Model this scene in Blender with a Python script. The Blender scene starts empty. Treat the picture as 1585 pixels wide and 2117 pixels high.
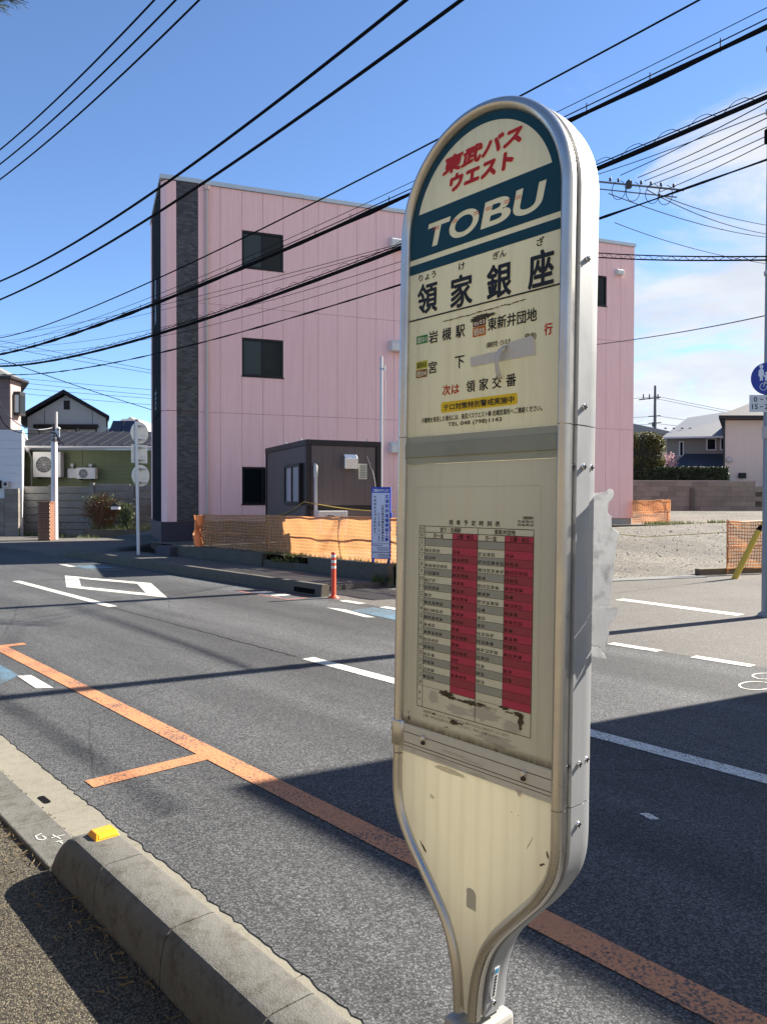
import bpy, bmesh, math, random
from mathutils import Vector, Matrix
random.seed(7)
R = math.radians
scene = bpy.context.scene
COL = scene.collection

# ------------------------------------------------------------------ camera
cam_d = bpy.data.cameras.new('camera')
cam = bpy.data.objects.new('camera', cam_d); COL.objects.link(cam)
scene.camera = cam
cam_d.sensor_fit = 'VERTICAL'; cam_d.sensor_height = 36.0; cam_d.lens = 36.0 * 1589 / 2117
cam_d.clip_start = 0.05; cam_d.clip_end = 3000
PITCH, ROLL, CAM_H = math.atan(24.5 / 1589), 0.002, 1.66
fw = Vector((0, math.cos(PITCH), -math.sin(PITCH))); up0 = Vector((0, math.sin(PITCH), math.cos(PITCH))); rt0 = Vector((1, 0, 0))
rt = rt0 * math.cos(ROLL) + up0 * math.sin(ROLL); up = up0 * math.cos(ROLL) - rt0 * math.sin(ROLL)
cam.matrix_world = Matrix(((rt.x, up.x, -fw.x, 0), (rt.y, up.y, -fw.y, 0), (rt.z, up.z, -fw.z, CAM_H), (0, 0, 0, 1)))

# ------------------------------------------------------------------ sky, sun, exposure
SUN_EL = R(34.0)
SUN_AZ = R(28.0)                       # angle from +X towards +Y
sun_dir = Vector((math.cos(SUN_EL) * math.cos(SUN_AZ), math.cos(SUN_EL) * math.sin(SUN_AZ), math.sin(SUN_EL)))
world = bpy.data.worlds.new('World'); scene.world = world; world.use_nodes = True
wn = world.node_tree; wn.nodes.clear()
def wnode(t, **kw):
    n = wn.nodes.new(t)
    for k, v in kw.items(): setattr(n, k, v)
    return n
sky = wnode('ShaderNodeTexSky', sky_type='NISHITA', sun_disc=False, sun_elevation=SUN_EL, sun_rotation=R(90) - SUN_AZ)
sky.altitude = 0; sky.air_density = 0.72; sky.dust_density = 0.0; sky.ozone_density = 4.8
bg = wnode('ShaderNodeBackground'); bg.inputs[1].default_value = 0.074
wout = wnode('ShaderNodeOutputWorld')
tc = wnode('ShaderNodeTexCoord'); sep = wnode('ShaderNodeSeparateXYZ'); wn.links.new(tc.outputs['Generated'], sep.inputs[0])
def wmath(op, a, b=None, c=None, clamp=False):
    n = wnode('ShaderNodeMath', operation=op, use_clamp=clamp)
    for i, v in enumerate((a, b, c)):
        if v is None: continue
        if isinstance(v, (int, float)): n.inputs[i].default_value = v
        else: wn.links.new(v, n.inputs[i])
    return n.outputs[0]
# clouds: drifting banks low in the sky, seen on a flat layer overhead
zc = wmath('ADD', wmath('MAXIMUM', sep.outputs[2], 0.0), 0.20)
px = wmath('DIVIDE', sep.outputs[0], zc); py = wmath('DIVIDE', sep.outputs[1], zc)
cmb = wnode('ShaderNodeCombineXYZ'); wn.links.new(px, cmb.inputs[0]); wn.links.new(py, cmb.inputs[1])
def wnoise(scale, detail, rough, dist, loc):
    mp = wnode('ShaderNodeMapping'); mp.inputs['Location'].default_value = loc; wn.links.new(cmb.outputs[0], mp.inputs[0])
    n = wnode('ShaderNodeTexNoise'); n.inputs['Scale'].default_value = scale; n.inputs['Detail'].default_value = detail
    n.inputs['Roughness'].default_value = rough; n.inputs['Distortion'].default_value = dist
    wn.links.new(mp.outputs[0], n.inputs[0]); return n.outputs[0]
n1 = wnoise(2.1, 9, 0.62, 0.7, (2.6, 1.7, 0.0)); n2 = wnoise(0.55, 3, 0.5, 0.1, (5.2, 1.4, 2.0))
# cloudier towards the sun side (the photo's right) and towards the horizon
az = wmath('MULTIPLY', sep.outputs[0], 1.0)
bank = wmath('ADD', wmath('MULTIPLY', wmath('SUBTRACT', n2, 0.5), 0.5), n1)
side = wmath('MULTIPLY_ADD', az, 0.75, -0.16)
low = wmath('MULTIPLY_ADD', sep.outputs[2], -0.55, 0.12)
cov = wmath('ADD', wmath('ADD', bank, side), low)
ramp = wnode('ShaderNodeMapRange', interpolation_type='SMOOTHSTEP'); ramp.inputs[1].default_value = 0.45; ramp.inputs[2].default_value = 0.72
wn.links.new(cov, ramp.inputs[0])
cloudmix = wnode('ShaderNodeMix', data_type='RGBA'); wn.links.new(wmath('MULTIPLY', wmath('MULTIPLY', ramp.outputs[0], 0.93), wmath('MULTIPLY', sep.outputs[2], 60.0, clamp=True)), cloudmix.inputs[0])
wn.links.new(sky.outputs[0], cloudmix.inputs[6]); 
n3 = wnoise(2.6, 5, 0.6, 0.2, (0.4, 3.3, 1.0)); cc = wnode('ShaderNodeMix', data_type='RGBA'); wn.links.new(wmath('MULTIPLY_ADD', n3, 2.2, -0.6, clamp=True), cc.inputs[0]); cc.inputs[6].default_value = (2.9, 3.05, 3.35, 1); cc.inputs[7].default_value = (4.0, 4.05, 4.1, 1)
wn.links.new(cc.outputs[2], cloudmix.inputs[7])
wn.links.new(cloudmix.outputs[2], bg.inputs[0]); wn.links.new(bg.outputs[0], wout.inputs[0])

sun_d = bpy.data.lights.new('sun', 'SUN'); sun_d.energy = 5.0; sun_d.angle = R(0.53); sun_d.color = (1.0, 0.93, 0.82)
sun = bpy.data.objects.new('sun', sun_d); COL.objects.link(sun)
sun.rotation_euler = sun_dir.to_track_quat('Z', 'Y').to_euler(); sun.location = sun_dir * 60

vs = scene.view_settings
vs.view_transform = 'Standard'; vs.look = 'None'; vs.gamma = 1.0; vs.use_curve_mapping = False; vs.exposure = 1.75
scene.cycles.use_denoising = True

# ------------------------------------------------------------------ frames of the place
U = Vector((0.661, -0.750, 0)).normalized(); N = Vector((0.750, 0.661, 0)).normalized()   # along / across the main road
def RS(s, t, z=0.0): return U * s + N * t + Vector((0, 0, z))
PH = R(20.8)
E = Vector((math.cos(PH), math.sin(PH), 0)); MF = Vector((E.y, -E.x, 0))              # along the pink facade / out of it
P0 = Vector((-6.585, 22.9, 0))

# ------------------------------------------------------------------ helpers
def tag(o, label=None, cat=None, group=None, kind=None):
    if label: o['label'] = label
    if cat: o['category'] = cat
    if group: o['group'] = group
    if kind: o['kind'] = kind
    return o
ROOT = {}
def thing(name, loc, label, cat, group=None, matrix=None):
    o = bpy.data.objects.new(name, None); o.empty_display_size = 0.2; COL.objects.link(o)
    if matrix is not None: o.matrix_world = matrix
    else: o.location = loc
    ROOT[o] = Vector((0, 0, 0)) if matrix is not None else Vector(loc)
    tag(o, label, cat, group)
    return o
def structure(name, loc=(0, 0, 0)):
    o = bpy.data.objects.new(name, None); COL.objects.link(o); o.location = loc; ROOT[o] = Vector(loc); o['kind'] = 'structure'; return o

class MB:
    """collects faces in world coordinates (or a thing's own, when the thing was given a matrix)"""
    def __init__(self): self.v = []; self.f = []; self.sm = []
    def add(self, vs, fs, smooth=False):
        k = len(self.v); self.v += [Vector(p) for p in vs]
        for f in fs: self.f.append(tuple(i + k for i in f)); self.sm.append(smooth)
        return self
    def obox(self, o, ex, ey, ez):
        o, ex, ey, ez = Vector(o), Vector(ex), Vector(ey), Vector(ez)
        p = [o, o + ex, o + ex + ey, o + ey]; p += [q + ez for q in p]
        fs = [(0, 3, 2, 1), (4, 5, 6, 7), (0, 1, 5, 4), (1, 2, 6, 5), (2, 3, 7, 6), (3, 0, 4, 7)]
        if ex.cross(ey).dot(ez) < 0: fs = [tuple(reversed(f)) for f in fs]
        return self.add(p, fs)
    def box(self, x0, x1, y0, y1, z0, z1): return self.obox((x0, y0, z0), (x1 - x0, 0, 0), (0, y1 - y0, 0), (0, 0, z1 - z0))
    def quad(self, a, b, c, d): return self.add([a, b, c, d], [(0, 1, 2, 3)])
    def poly(self, pts): return self.add(pts, [tuple(range(len(pts)))])
    def prism(self, pts, d):
        """closed polygon pts extruded by vector d"""
        n = len(pts); d = Vector(d); a = [Vector(p) for p in pts]; b = [p + d for p in a]
        fs = [tuple(reversed(range(n))), tuple(range(n, 2 * n))] + [(i, (i + 1) % n, n + (i + 1) % n, n + i) for i in range(n)]
        nrm = Vector((0, 0, 0))
        for i in range(n): nrm += a[i].cross(a[(i + 1) % n])
        if nrm.dot(d) < 0: fs = [tuple(reversed(f)) for f in fs]
        return self.add(a + b, fs)
    def tube(self, path, r, n=8, caps=True, smooth=True):
        path = [Vector(p) for p in path]; m = len(path); rs = r if isinstance(r, (list, tuple)) else [r] * m
        vs = []; prev = None
        for i, p in enumerate(path):
            t = (path[min(i + 1, m - 1)] - path[max(i - 1, 0)]).normalized()
            if prev is None:
                a = Vector((0, 0, 1)) if abs(t.z) < 0.9 else Vector((1, 0, 0))
                x = t.cross(a).normalized()
            else:
                x = (prev - t * prev.dot(t)).normalized()
            prev = x; y = t.cross(x)
            for k in range(n):
                an = 2 * math.pi * k / n; vs.append(p + (x * math.cos(an) + y * math.sin(an)) * rs[i])
        fs = []
        for i in range(m - 1):
            for k in range(n):
                fs.append((i * n + k, i * n + (k + 1) % n, (i + 1) * n + (k + 1) % n, (i + 1) * n + k))
        self.add(vs, fs, smooth)
        if caps: self.add(vs[:n], [tuple(reversed(range(n)))]); self.add(vs[-n:], [tuple(range(n))])
        return self
    def cyl(self, a, b, r, n=16, r2=None): return self.tube([a, b], [r, r if r2 is None else r2], n)
    def lathe(self, c, prof, n=20, axis=(0, 0, 1)):
        ax = Vector(axis).normalized(); a = Vector((1, 0, 0)) if abs(ax.x) < 0.9 else Vector((0, 1, 0))
        x = ax.cross(a).normalized(); y = ax.cross(x); c = Vector(c); vs = []
        for r, h in prof:
            for k in range(n):
                an = 2 * math.pi * k / n; vs.append(c + ax * h + (x * math.cos(an) + y * math.sin(an)) * r)
        fs = [(i * n + k, i * n + (k + 1) % n, (i + 1) * n + (k + 1) % n, (i + 1) * n + k) for i in range(len(prof) - 1) for k in range(n)]
        self.add(vs, fs, True)
        self.add(vs[:n], [tuple(reversed(range(n)))]); self.add(vs[-n:], [tuple(range(n))]); return self
    def xform(self, M):
        self.v = [M @ p for p in self.v]; return self
    def mesh(self, name, mat, off=None):
        me = bpy.data.meshes.new(name); o = off or Vector((0, 0, 0))
        me.from_pydata([tuple(p - o) for p in self.v], [], self.f)
        me.polygons.foreach_set('use_smooth', self.sm); me.update()
        if mat: me.materials.append(mat)
        return me
    def build(self, name, mat, parent=None, bevel=0.0, kind=None, label=None):
        off = ROOT.get(parent) if parent is not None else None
        if parent is None:
            c = Vector((0, 0, 0))
            if self.v:
                xs = [p.x for p in self.v]; ys = [p.y for p in self.v]; zs = [p.z for p in self.v]
                c = Vector(((min(xs) + max(xs)) / 2, (min(ys) + max(ys)) / 2, min(zs)))
            off = c
        me = self.mesh(name, mat, off); o = bpy.data.objects.new(name, me); COL.objects.link(o)
        if parent is not None: o.parent = parent; ROOT[o] = off
        else: o.location = off; ROOT[o] = off
        if bevel:
            b = o.modifiers.new('bevel', 'BEVEL'); b.width = bevel; b.segments = 2; b.limit_method = 'ANGLE'; b.angle_limit = R(40)
        if kind: o['kind'] = kind
        if label: o['label'] = label
        return o
def piece(name, mesh, parent, loc, rz=0.0):
    """an instance of a shared mesh as a part; loc in world coordinates"""
    o = bpy.data.objects.new(name, mesh); COL.objects.link(o); o.parent = parent; o.location = Vector(loc) - ROOT[parent]; o.rotation_euler = (0, 0, rz); ROOT[o] = ROOT[parent]; return o

# ------------------------------------------------------------------ materials
MATS = {}
def nt(name):
    m = bpy.data.materials.new(name); m.use_nodes = True; t = m.node_tree; t.nodes.clear()
    out = t.nodes.new('ShaderNodeOutputMaterial'); p = t.nodes.new('ShaderNodeBsdfPrincipled'); t.links.new(p.outputs[0], out.inputs[0])
    MATS[name] = m; return m, t, p, out
def noise(t, vec, scale, detail=4, rough=0.6):
    n = t.nodes.new('ShaderNodeTexNoise'); n.inputs['Scale'].default_value = scale; n.inputs['Detail'].default_value = detail; n.inputs['Roughness'].default_value = rough
    t.links.new(vec, n.inputs['Vector']); return n
def pos(t): return t.nodes.new('ShaderNodeNewGeometry').outputs['Position']
def objc(t): return t.nodes.new('ShaderNodeTexCoord').outputs['Object']
def mixc(t, fac, a, b, blend='MIX'):
    n = t.nodes.new('ShaderNodeMix'); n.data_type = 'RGBA'; n.blend_type = blend
    for i, v in ((0, fac), (6, a), (7, b)):
        if isinstance(v, (int, float)): n.inputs[i].default_value = v
        elif isinstance(v, tuple): n.inputs[i].default_value = (v[0], v[1], v[2], 1)
        else: t.links.new(v, n.inputs[i])
    return n.outputs[2]
def mrange(t, v, a, b, c=0.0, d=1.0, smooth=False):
    n = t.nodes.new('ShaderNodeMapRange'); n.interpolation_type = 'SMOOTHSTEP' if smooth else 'LINEAR'
    t.links.new(v, n.inputs[0])
    for i, x in enumerate((a, b, c, d)): n.inputs[i + 1].default_value = x
    return n.outputs[0]
def tmath(t, op, a, b=None):
    n = t.nodes.new('ShaderNodeMath'); n.operation = op
    for i, v in enumerate((a, b)):
        if v is None: continue
        if isinstance(v, (int, float)): n.inputs[i].default_value = v
        else: t.links.new(v, n.inputs[i])
    return n.outputs[0]
def bump(t, p, h, strength, dist=0.01):
    b = t.nodes.new('ShaderNodeBump'); b.inputs['Strength'].default_value = strength; b.inputs['Distance'].default_value = dist
    t.links.new(h, b.inputs['Height']); t.links.new(b.outputs[0], p.inputs['Normal'])
def mapped(t, vec, scale):
    m = t.nodes.new('ShaderNodeMapping'); m.inputs['Scale'].default_value = scale; t.links.new(vec, m.inputs[0]); return m.outputs[0]

def plain(name, col, rough=0.6, metal=0.0, var=0.12, scale=3.0, bmp=0.0, bscale=60.0, spec=0.4, coord='pos', streak=0.0, dirt=None):
    if name in MATS: return MATS[name]
    m, t, p, out = nt(name); v = pos(t) if coord == 'pos' else objc(t)
    p.inputs['Roughness'].default_value = rough; p.inputs['Metallic'].default_value = metal; p.inputs['Specular IOR Level'].default_value = spec
    dark = tuple(c * (1 - var) for c in col); light = tuple(min(1, c * (1 + var)) for c in col)
    n = noise(t, v, scale); c = mixc(t, n.outputs[0], dark, light)
    n2 = noise(t, v, scale * 9); c = mixc(t, tmath(t, 'MULTIPLY', n2.outputs[0], 0.5), c, dark)
    if streak:
        s = noise(t, mapped(t, v, (5, 5, 0.22)), 3.0, 7, 0.65); c = mixc(t, tmath(t, 'MULTIPLY', mrange(t, s.outputs[0], 0.42, 0.72), streak), c, dirt or tuple(x * 0.55 for x in col))
    t.links.new(c, p.inputs['Base Color'])
    r = mrange(t, n2.outputs[0], 0.3, 0.7, max(0, rough - 0.08), min(1, rough + 0.08)); t.links.new(r, p.inputs['Roughness'])
    if bmp: bump(t, p, noise(t, v, bscale, 5).outputs[0], bmp)
    return m
def flat(name, col, rough=0.5, spec=0.3, trans=0.0):
    """ink or paint printed on something"""
    if name in MATS: return MATS[name]
    m, t, p, out = nt(name); v = objc(t); n = noise(t, v, 90, 3)
    c = mixc(t, tmath(t, 'MULTIPLY', n.outputs[0], 0.5), col, tuple(min(1, x * 1.25 + 0.01) for x in col)); t.links.new(c, p.inputs['Base Color'])
    p.inputs['Roughness'].default_value = rough; p.inputs['Specular IOR Level'].default_value = spec
    if trans:
        tr = t.nodes.new('ShaderNodeBsdfTranslucent'); t.links.new(c, tr.inputs[0]); mx = t.nodes.new('ShaderNodeMixShader'); mx.inputs[0].default_value = trans
        t.links.new(p.outputs[0], mx.inputs[1]); t.links.new(tr.outputs[0], mx.inputs[2]); t.links.new(mx.outputs[0], out.inputs[0])
    return m
def asphalt(name, dark, light, scale=95.0, patch=0.25, warm=(1, 1, 1), gap=0.35, bmp=0.8, lanes=0.0):
    m, t, p, out = nt(name); v = pos(t)
    w = noise(t, v, 30, 2); vv = mixc(t, 0.012, v, w.outputs['Color'])
    vo = t.nodes.new('ShaderNodeTexVoronoi'); vo.inputs['Scale'].default_value = scale; t.links.new(vv, vo.inputs['Vector'])
    sp = t.nodes.new('ShaderNodeSeparateColor'); t.links.new(vo.outputs['Color'], sp.inputs[0])
    k = tmath(t, 'POWER', sp.outputs[0], 1.6)
    c = mixc(t, k, tuple(dark), tuple(light))
    g = mrange(t, vo.outputs['Distance'], 0.35, 0.75, 1.0, gap); gm = t.nodes.new('ShaderNodeCombineColor')
    for i in range(3): t.links.new(g, gm.inputs[i])
    c = mixc(t, 1.0, c, gm.outputs[0], 'MULTIPLY')
    n = noise(t, v, 0.55, 6, 0.62); f = mrange(t, n.outputs[0], 0.3, 0.7, 1 - patch, 1 + patch); fm = t.nodes.new('ShaderNodeCombineColor')
    for i in range(3): t.links.new(tmath(t, 'MULTIPLY', f, warm[i]), fm.inputs[i])
    c = mixc(t, 1.0, c, fm.outputs[0], 'MULTIPLY')
    if lanes:
        # wheel tracks polished along the road, oil-dark strips between, faint patches and cracks
        rot = t.nodes.new('ShaderNodeMapping'); rot.inputs['Rotation'].default_value = (0, 0, 0.8485); t.links.new(v, rot.inputs[0]); rv = rot.outputs[0]
        ln = noise(t, mapped(t, rv, (0.05, 1.25, 1)), 1.0, 4, 0.55); k2 = mrange(t, ln.outputs[0], 0.35, 0.65, 1 - lanes, 1 + lanes)
        sp2 = noise(t, mapped(t, rv, (0.5, 1.3, 1)), 1.7, 6, 0.7); k3 = mrange(t, sp2.outputs[0], 0.58, 0.72, 1.0, 0.72)
        cr = t.nodes.new('ShaderNodeTexVoronoi'); cr.feature = 'DISTANCE_TO_EDGE'; cr.inputs['Scale'].default_value = 0.33; t.links.new(mixc(t, 0.10, rv, noise(t, v, 2.2, 5).outputs['Color']), cr.inputs['Vector'])
        k4 = mrange(t, cr.outputs['Distance'], 0.0, 0.0035, 0.55, 1.0)
        kk = tmath(t, 'MULTIPLY', tmath(t, 'MULTIPLY', k2, k3), k4); km = t.nodes.new('ShaderNodeCombineColor')
        for i in range(3): t.links.new(kk, km.inputs[i])
        c = mixc(t, 1.0, c, km.outputs[0], 'MULTIPLY')
    t.links.new(c, p.inputs['Base Color']); p.inputs['Roughness'].default_value = 0.82; p.inputs['Specular IOR Level'].default_value = 0.35
    h = tmath(t, 'SUBTRACT', tmath(t, 'MULTIPLY', sp.outputs[1], 0.6), vo.outputs['Distance']); bump(t, p, h, bmp, 0.006)
    return m
def concrete(name, col, var=0.22, dirt=0.5, bmp=0.35, dirtcol=None):
    m, t, p, out = nt(name); v = pos(t)
    n1 = noise(t, v, 2.2, 8, 0.68); n2 = noise(t, v, 14, 6, 0.7); n3 = noise(t, v, 160, 3)
    c = mixc(t, n1.outputs[0], tuple(x * (1 - var) for x in col), tuple(x * (1 + var) for x in col))
    c = mixc(t, tmath(t, 'MULTIPLY', mrange(t, n2.outputs[0], 0.48, 0.72), dirt), c, dirtcol or tuple(x * 0.45 for x in col))
    c = mixc(t, tmath(t, 'MULTIPLY', mrange(t, n3.outputs[0], 0.6, 0.75), 0.5), c, tuple(min(1, x * 1.6) for x in col))
    t.links.new(c, p.inputs['Base Color']); p.inputs['Roughness'].default_value = 0.88; p.inputs['Specular IOR Level'].default_value = 0.25
    bump(t, p, tmath(t, 'ADD', n2.outputs[0], tmath(t, 'MULTIPLY', n3.outputs[0], 0.5)), bmp, 0.01); return m
def paint(name, col, worn, rough=0.7, scale=70.0):
    """road paint: chipped where the stones show through"""
    m, t, p, out = nt(name); v = pos(t)
    n = noise(t, v, scale, 5, 0.7); n2 = noise(t, v, 2.5, 5); k = mrange(t, tmath(t, 'ADD', n.outputs[0], tmath(t, 'MULTIPLY', n2.outputs[0], 0.35)), 0.80 - worn * 0.22, 0.86 - worn * 0.12)
    c = mixc(t, n2.outputs[0], tuple(x * 0.86 for x in col), col); c = mixc(t, k, c, (0.055, 0.053, 0.05)); t.links.new(c, p.inputs['Base Color'])
    p.inputs['Roughness'].default_value = rough; bump(t, p, n.outputs[0], 0.35, 0.004); return m
def glass(name, col=(0.01, 0.016, 0.02), rough=0.05, spec=0.6):
    m, t, p, out = nt(name); p.inputs['Base Color'].default_value = (*col, 1); p.inputs['Roughness'].default_value = rough; p.inputs['Specular IOR Level'].default_value = spec
    n = noise(t, pos(t), 1.3, 2); bump(t, p, n.outputs[0], 0.04, 0.05); return m
def brushed(name, col, rough, aniso=(60, 60, 2), var=0.1, metal=1.0):
    m, t, p, out = nt(name); v = objc(t); s = noise(t, mapped(t, v, aniso), 4.0, 4); b = noise(t, v, 9, 5, 0.7)
    c = mixc(t, s.outputs[0], tuple(x * (1 - var) for x in col), col)
    c = mixc(t, tmath(t, 'MULTIPLY', mrange(t, b.outputs[0], 0.5, 0.75), 0.35), c, tuple(x * 0.62 for x in col))
    t.links.new(c, p.inputs['Base Color']); p.inputs['Metallic'].default_value = metal
    t.links.new(mrange(t, b.outputs[0], 0.3, 0.75, rough - 0.06, rough + 0.14), p.inputs['Roughness']); return m
def foliage(name, a, b, c, trans=0.35):
    m, t, p, out = nt(name); v = pos(t); n = noise(t, v, 3.5, 3); n2 = noise(t, v, 40, 2)
    col = mixc(t, mrange(t, n.outputs[0], 0.35, 0.65), a, b); col = mixc(t, mrange(t, n2.outputs[0], 0.52, 0.7), col, c)
    t.links.new(col, p.inputs['Base Color']); p.inputs['Roughness'].default_value = 0.6
    tr = t.nodes.new('ShaderNodeBsdfTranslucent'); t.links.new(col, tr.inputs[0]); mx = t.nodes.new('ShaderNodeMixShader'); mx.inputs[0].default_value = trans
    t.links.new(p.outputs[0], mx.inputs[1]); t.links.new(tr.outputs[0], mx.inputs[2]); t.links.new(mx.outputs[0], out.inputs[0]); return m
def tiled(name, col, mortar, bw, bh, axis='x', ms=0.012, var=0.35, off=0.5):
    m, t, p, out = nt(name); s = t.nodes.new('ShaderNodeSeparateXYZ'); t.links.new(objc(t), s.inputs[0])
    cb = t.nodes.new('ShaderNodeCombineXYZ'); t.links.new(s.outputs[0 if axis == 'x' else 1], cb.inputs[0]); t.links.new(s.outputs[2], cb.inputs[1])
    br = t.nodes.new('ShaderNodeTexBrick'); t.links.new(cb.outputs[0], br.inputs[0]); br.offset = off; br.inputs['Scale'].default_value = 1.0
    br.inputs['Brick Width'].default_value = bw; br.inputs['Row Height'].default_value = bh; br.inputs['Mortar Size'].default_value = ms; br.inputs['Mortar Smooth'].default_value = 0.1
    br.inputs['Color1'].default_value = (*[x * (1 - var) for x in col], 1); br.inputs['Color2'].default_value = (*[x * (1 + var) for x in col], 1); br.inputs['Mortar'].default_value = (*mortar, 1); br.inputs['Bias'].default_value = 0.0
    t.links.new(br.outputs[0], p.inputs['Base Color']); p.inputs['Roughness'].default_value = 0.45; bump(t, p, br.outputs['Fac'], -0.5, 0.006); return m
def netting(name, col, open_share):
    m, t, p, out = nt(name); p.inputs['Base Color'].default_value = (*col, 1); p.inputs['Roughness'].default_value = 0.55
    v = pos(t); n = noise(t, v, 12, 4); c = mixc(t, n.outputs[0], tuple(x * 0.75 for x in col), col); t.links.new(c, p.inputs['Base Color'])
    tr = t.nodes.new('ShaderNodeBsdfTranslucent'); t.links.new(c, tr.inputs[0]); mx = t.nodes.new('ShaderNodeMixShader'); mx.inputs[0].default_value = 0.55
    t.links.new(p.outputs[0], mx.inputs[1]); t.links.new(tr.outputs[0], mx.inputs[2])
    if open_share > 0:
        tp = t.nodes.new('ShaderNodeBsdfTransparent'); m2 = t.nodes.new('ShaderNodeMixShader'); m2.inputs[0].default_value = open_share
        t.links.new(mx.outputs[0], m2.inputs[1]); t.links.new(tp.outputs[0], m2.inputs[2]); t.links.new(m2.outputs[0], out.inputs[0])
    else: t.links.new(mx.outputs[0], out.inputs[0])
    return m

m_road = asphalt('road asphalt', (0.038, 0.0395, 0.042), (0.148, 0.150, 0.150), 122, 0.16, bmp=0.32, gap=0.4, lanes=0.3)
m_side = asphalt('older asphalt', (0.075, 0.072, 0.066), (0.20, 0.19, 0.175), 120, 0.18, (1.0, 0.98, 0.95), gap=0.7, bmp=0.4)
m_walk = asphalt('footway asphalt', (0.029, 0.026, 0.021), (0.185, 0.166, 0.128), 150, 0.22, (1.0, 0.95, 0.84), gap=0.4, bmp=0.7)
m_gravel = asphalt('gravel', (0.085, 0.08, 0.068), (0.27, 0.255, 0.22), 34, 0.45, (1.0, 0.97, 0.92), gap=0.35, bmp=1.0)
m_earth = plain('earth', (0.16, 0.13, 0.09), 0.95, var=0.3, scale=1.2, bmp=0.5, bscale=20)
m_conc = concrete('kerb concrete', (0.120, 0.116, 0.103), var=0.38, dirt=0.75, bmp=0.6, dirtcol=(0.045, 0.037, 0.024))
m_gutter = concrete('gutter concrete', (0.205, 0.19, 0.15), var=0.2, dirt=0.35)
m_concD = concrete('old concrete', (0.105, 0.096, 0.078), var=0.3, dirt=0.6)
m_concL = concrete('pale concrete', (0.32, 0.315, 0.30), var=0.22, dirt=0.55)
m_block = concrete('block wall', (0.20, 0.18, 0.155), var=0.3, dirt=0.6)
_t = m_block.node_tree; _p = [n for n in _t.nodes if n.type == 'BSDF_PRINCIPLED'][0]; _src = _p.inputs['Base Color'].links[0].from_socket; _oi = _t.nodes.new('ShaderNodeObjectInfo')
_g = mrange(_t, _oi.outputs['Random'], 0, 1, 0.84, 1.16); _cc = _t.nodes.new('ShaderNodeCombineColor'); [_t.links.new(_g, _cc.inputs[i]) for i in range(3)]; _t.links.new(mixc(_t, 1.0, _src, _cc.outputs[0], 'MULTIPLY'), _p.inputs['Base Color'])
m_white = paint('white road paint', (0.66, 0.64, 0.57), 0.55)
m_orange = paint('orange road paint', (0.52, 0.215, 0.09), 0.6)
m_blue = paint('blue road paint', (0.10, 0.21, 0.29), 0.9)
m_redp = paint('red road paint', (0.42, 0.16, 0.13), 0.75)
m_black = plain('black rubber and slot shade', (0.007, 0.007, 0.008), 0.9, var=0.2, spec=0.05)
m_cable = plain('cable sheath', (0.010, 0.010, 0.012), 0.9, var=0.2, spec=0.05)
m_alu = brushed('frame aluminium', (0.64, 0.61, 0.55), 0.29, var=0.16, metal=0.92)
m_alu2 = brushed('edge aluminium', (0.345, 0.355, 0.365), 0.5, var=0.2, metal=0.25)
m_steel = plain('galvanised steel', (0.46, 0.47, 0.48), 0.45, 0.6, var=0.15, scale=8)
m_chrome = plain('screw steel', (0.75, 0.74, 0.72), 0.18, 1.0, var=0.1, scale=30)
m_ink = flat('black ink', (0.010, 0.010, 0.009))
m_redink = flat('red ink', (0.62, 0.03, 0.02), trans=0.3)
m_wink = flat('white ink', (0.97, 0.92, 0.64), trans=0.25)
m_navy = flat('teal blue ink', (0.006, 0.055, 0.078), 0.4, trans=0.3)
# ================================================================== THE SETTING
g = MB().quad((-900, -500, -0.08), (900, -500, -0.08), (900, 1600, -0.08), (-900, 1600, -0.08)).build('ground', m_earth, kind='structure')

# main road with a ragged asphalt edge along the gutter
edge = []; s = -120.0
while s < 60:
    fine = -9 < s < 3
    edge.append(RS(s, 1.556 + (random.gauss(0, 0.005) if fine else 0.0) + 0.004 * math.sin(s * 1.3), 0.0)); s += 0.035 if fine else 3.0
edge.append(RS(60, 1.556, 0))
b = MB(); n = len(edge)
far = [RS((p.dot(U)), 7.88, 0) for p in edge]
b.add(edge + far, [(i, i + 1, n + i + 1, n + i) for i in range(n - 1)])
b.add(edge + [p - Vector((0, 0, 0.03)) for p in edge], [(i + 1, i, n + i, n + i + 1) for i in range(n - 1)])
road = b.build('road', m_road, kind='structure')
side = MB().quad(RS(-170, 7.88), RS(70, 7.88), RS(70, 170), RS(-170, 170)).build('side_road', m_side, kind='structure')
walk = MB().quad(RS(-90, -16), RS(60, -16), RS(60, 1.14), RS(-90, 1.14)).build('footway', m_walk, kind='structure')

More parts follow.
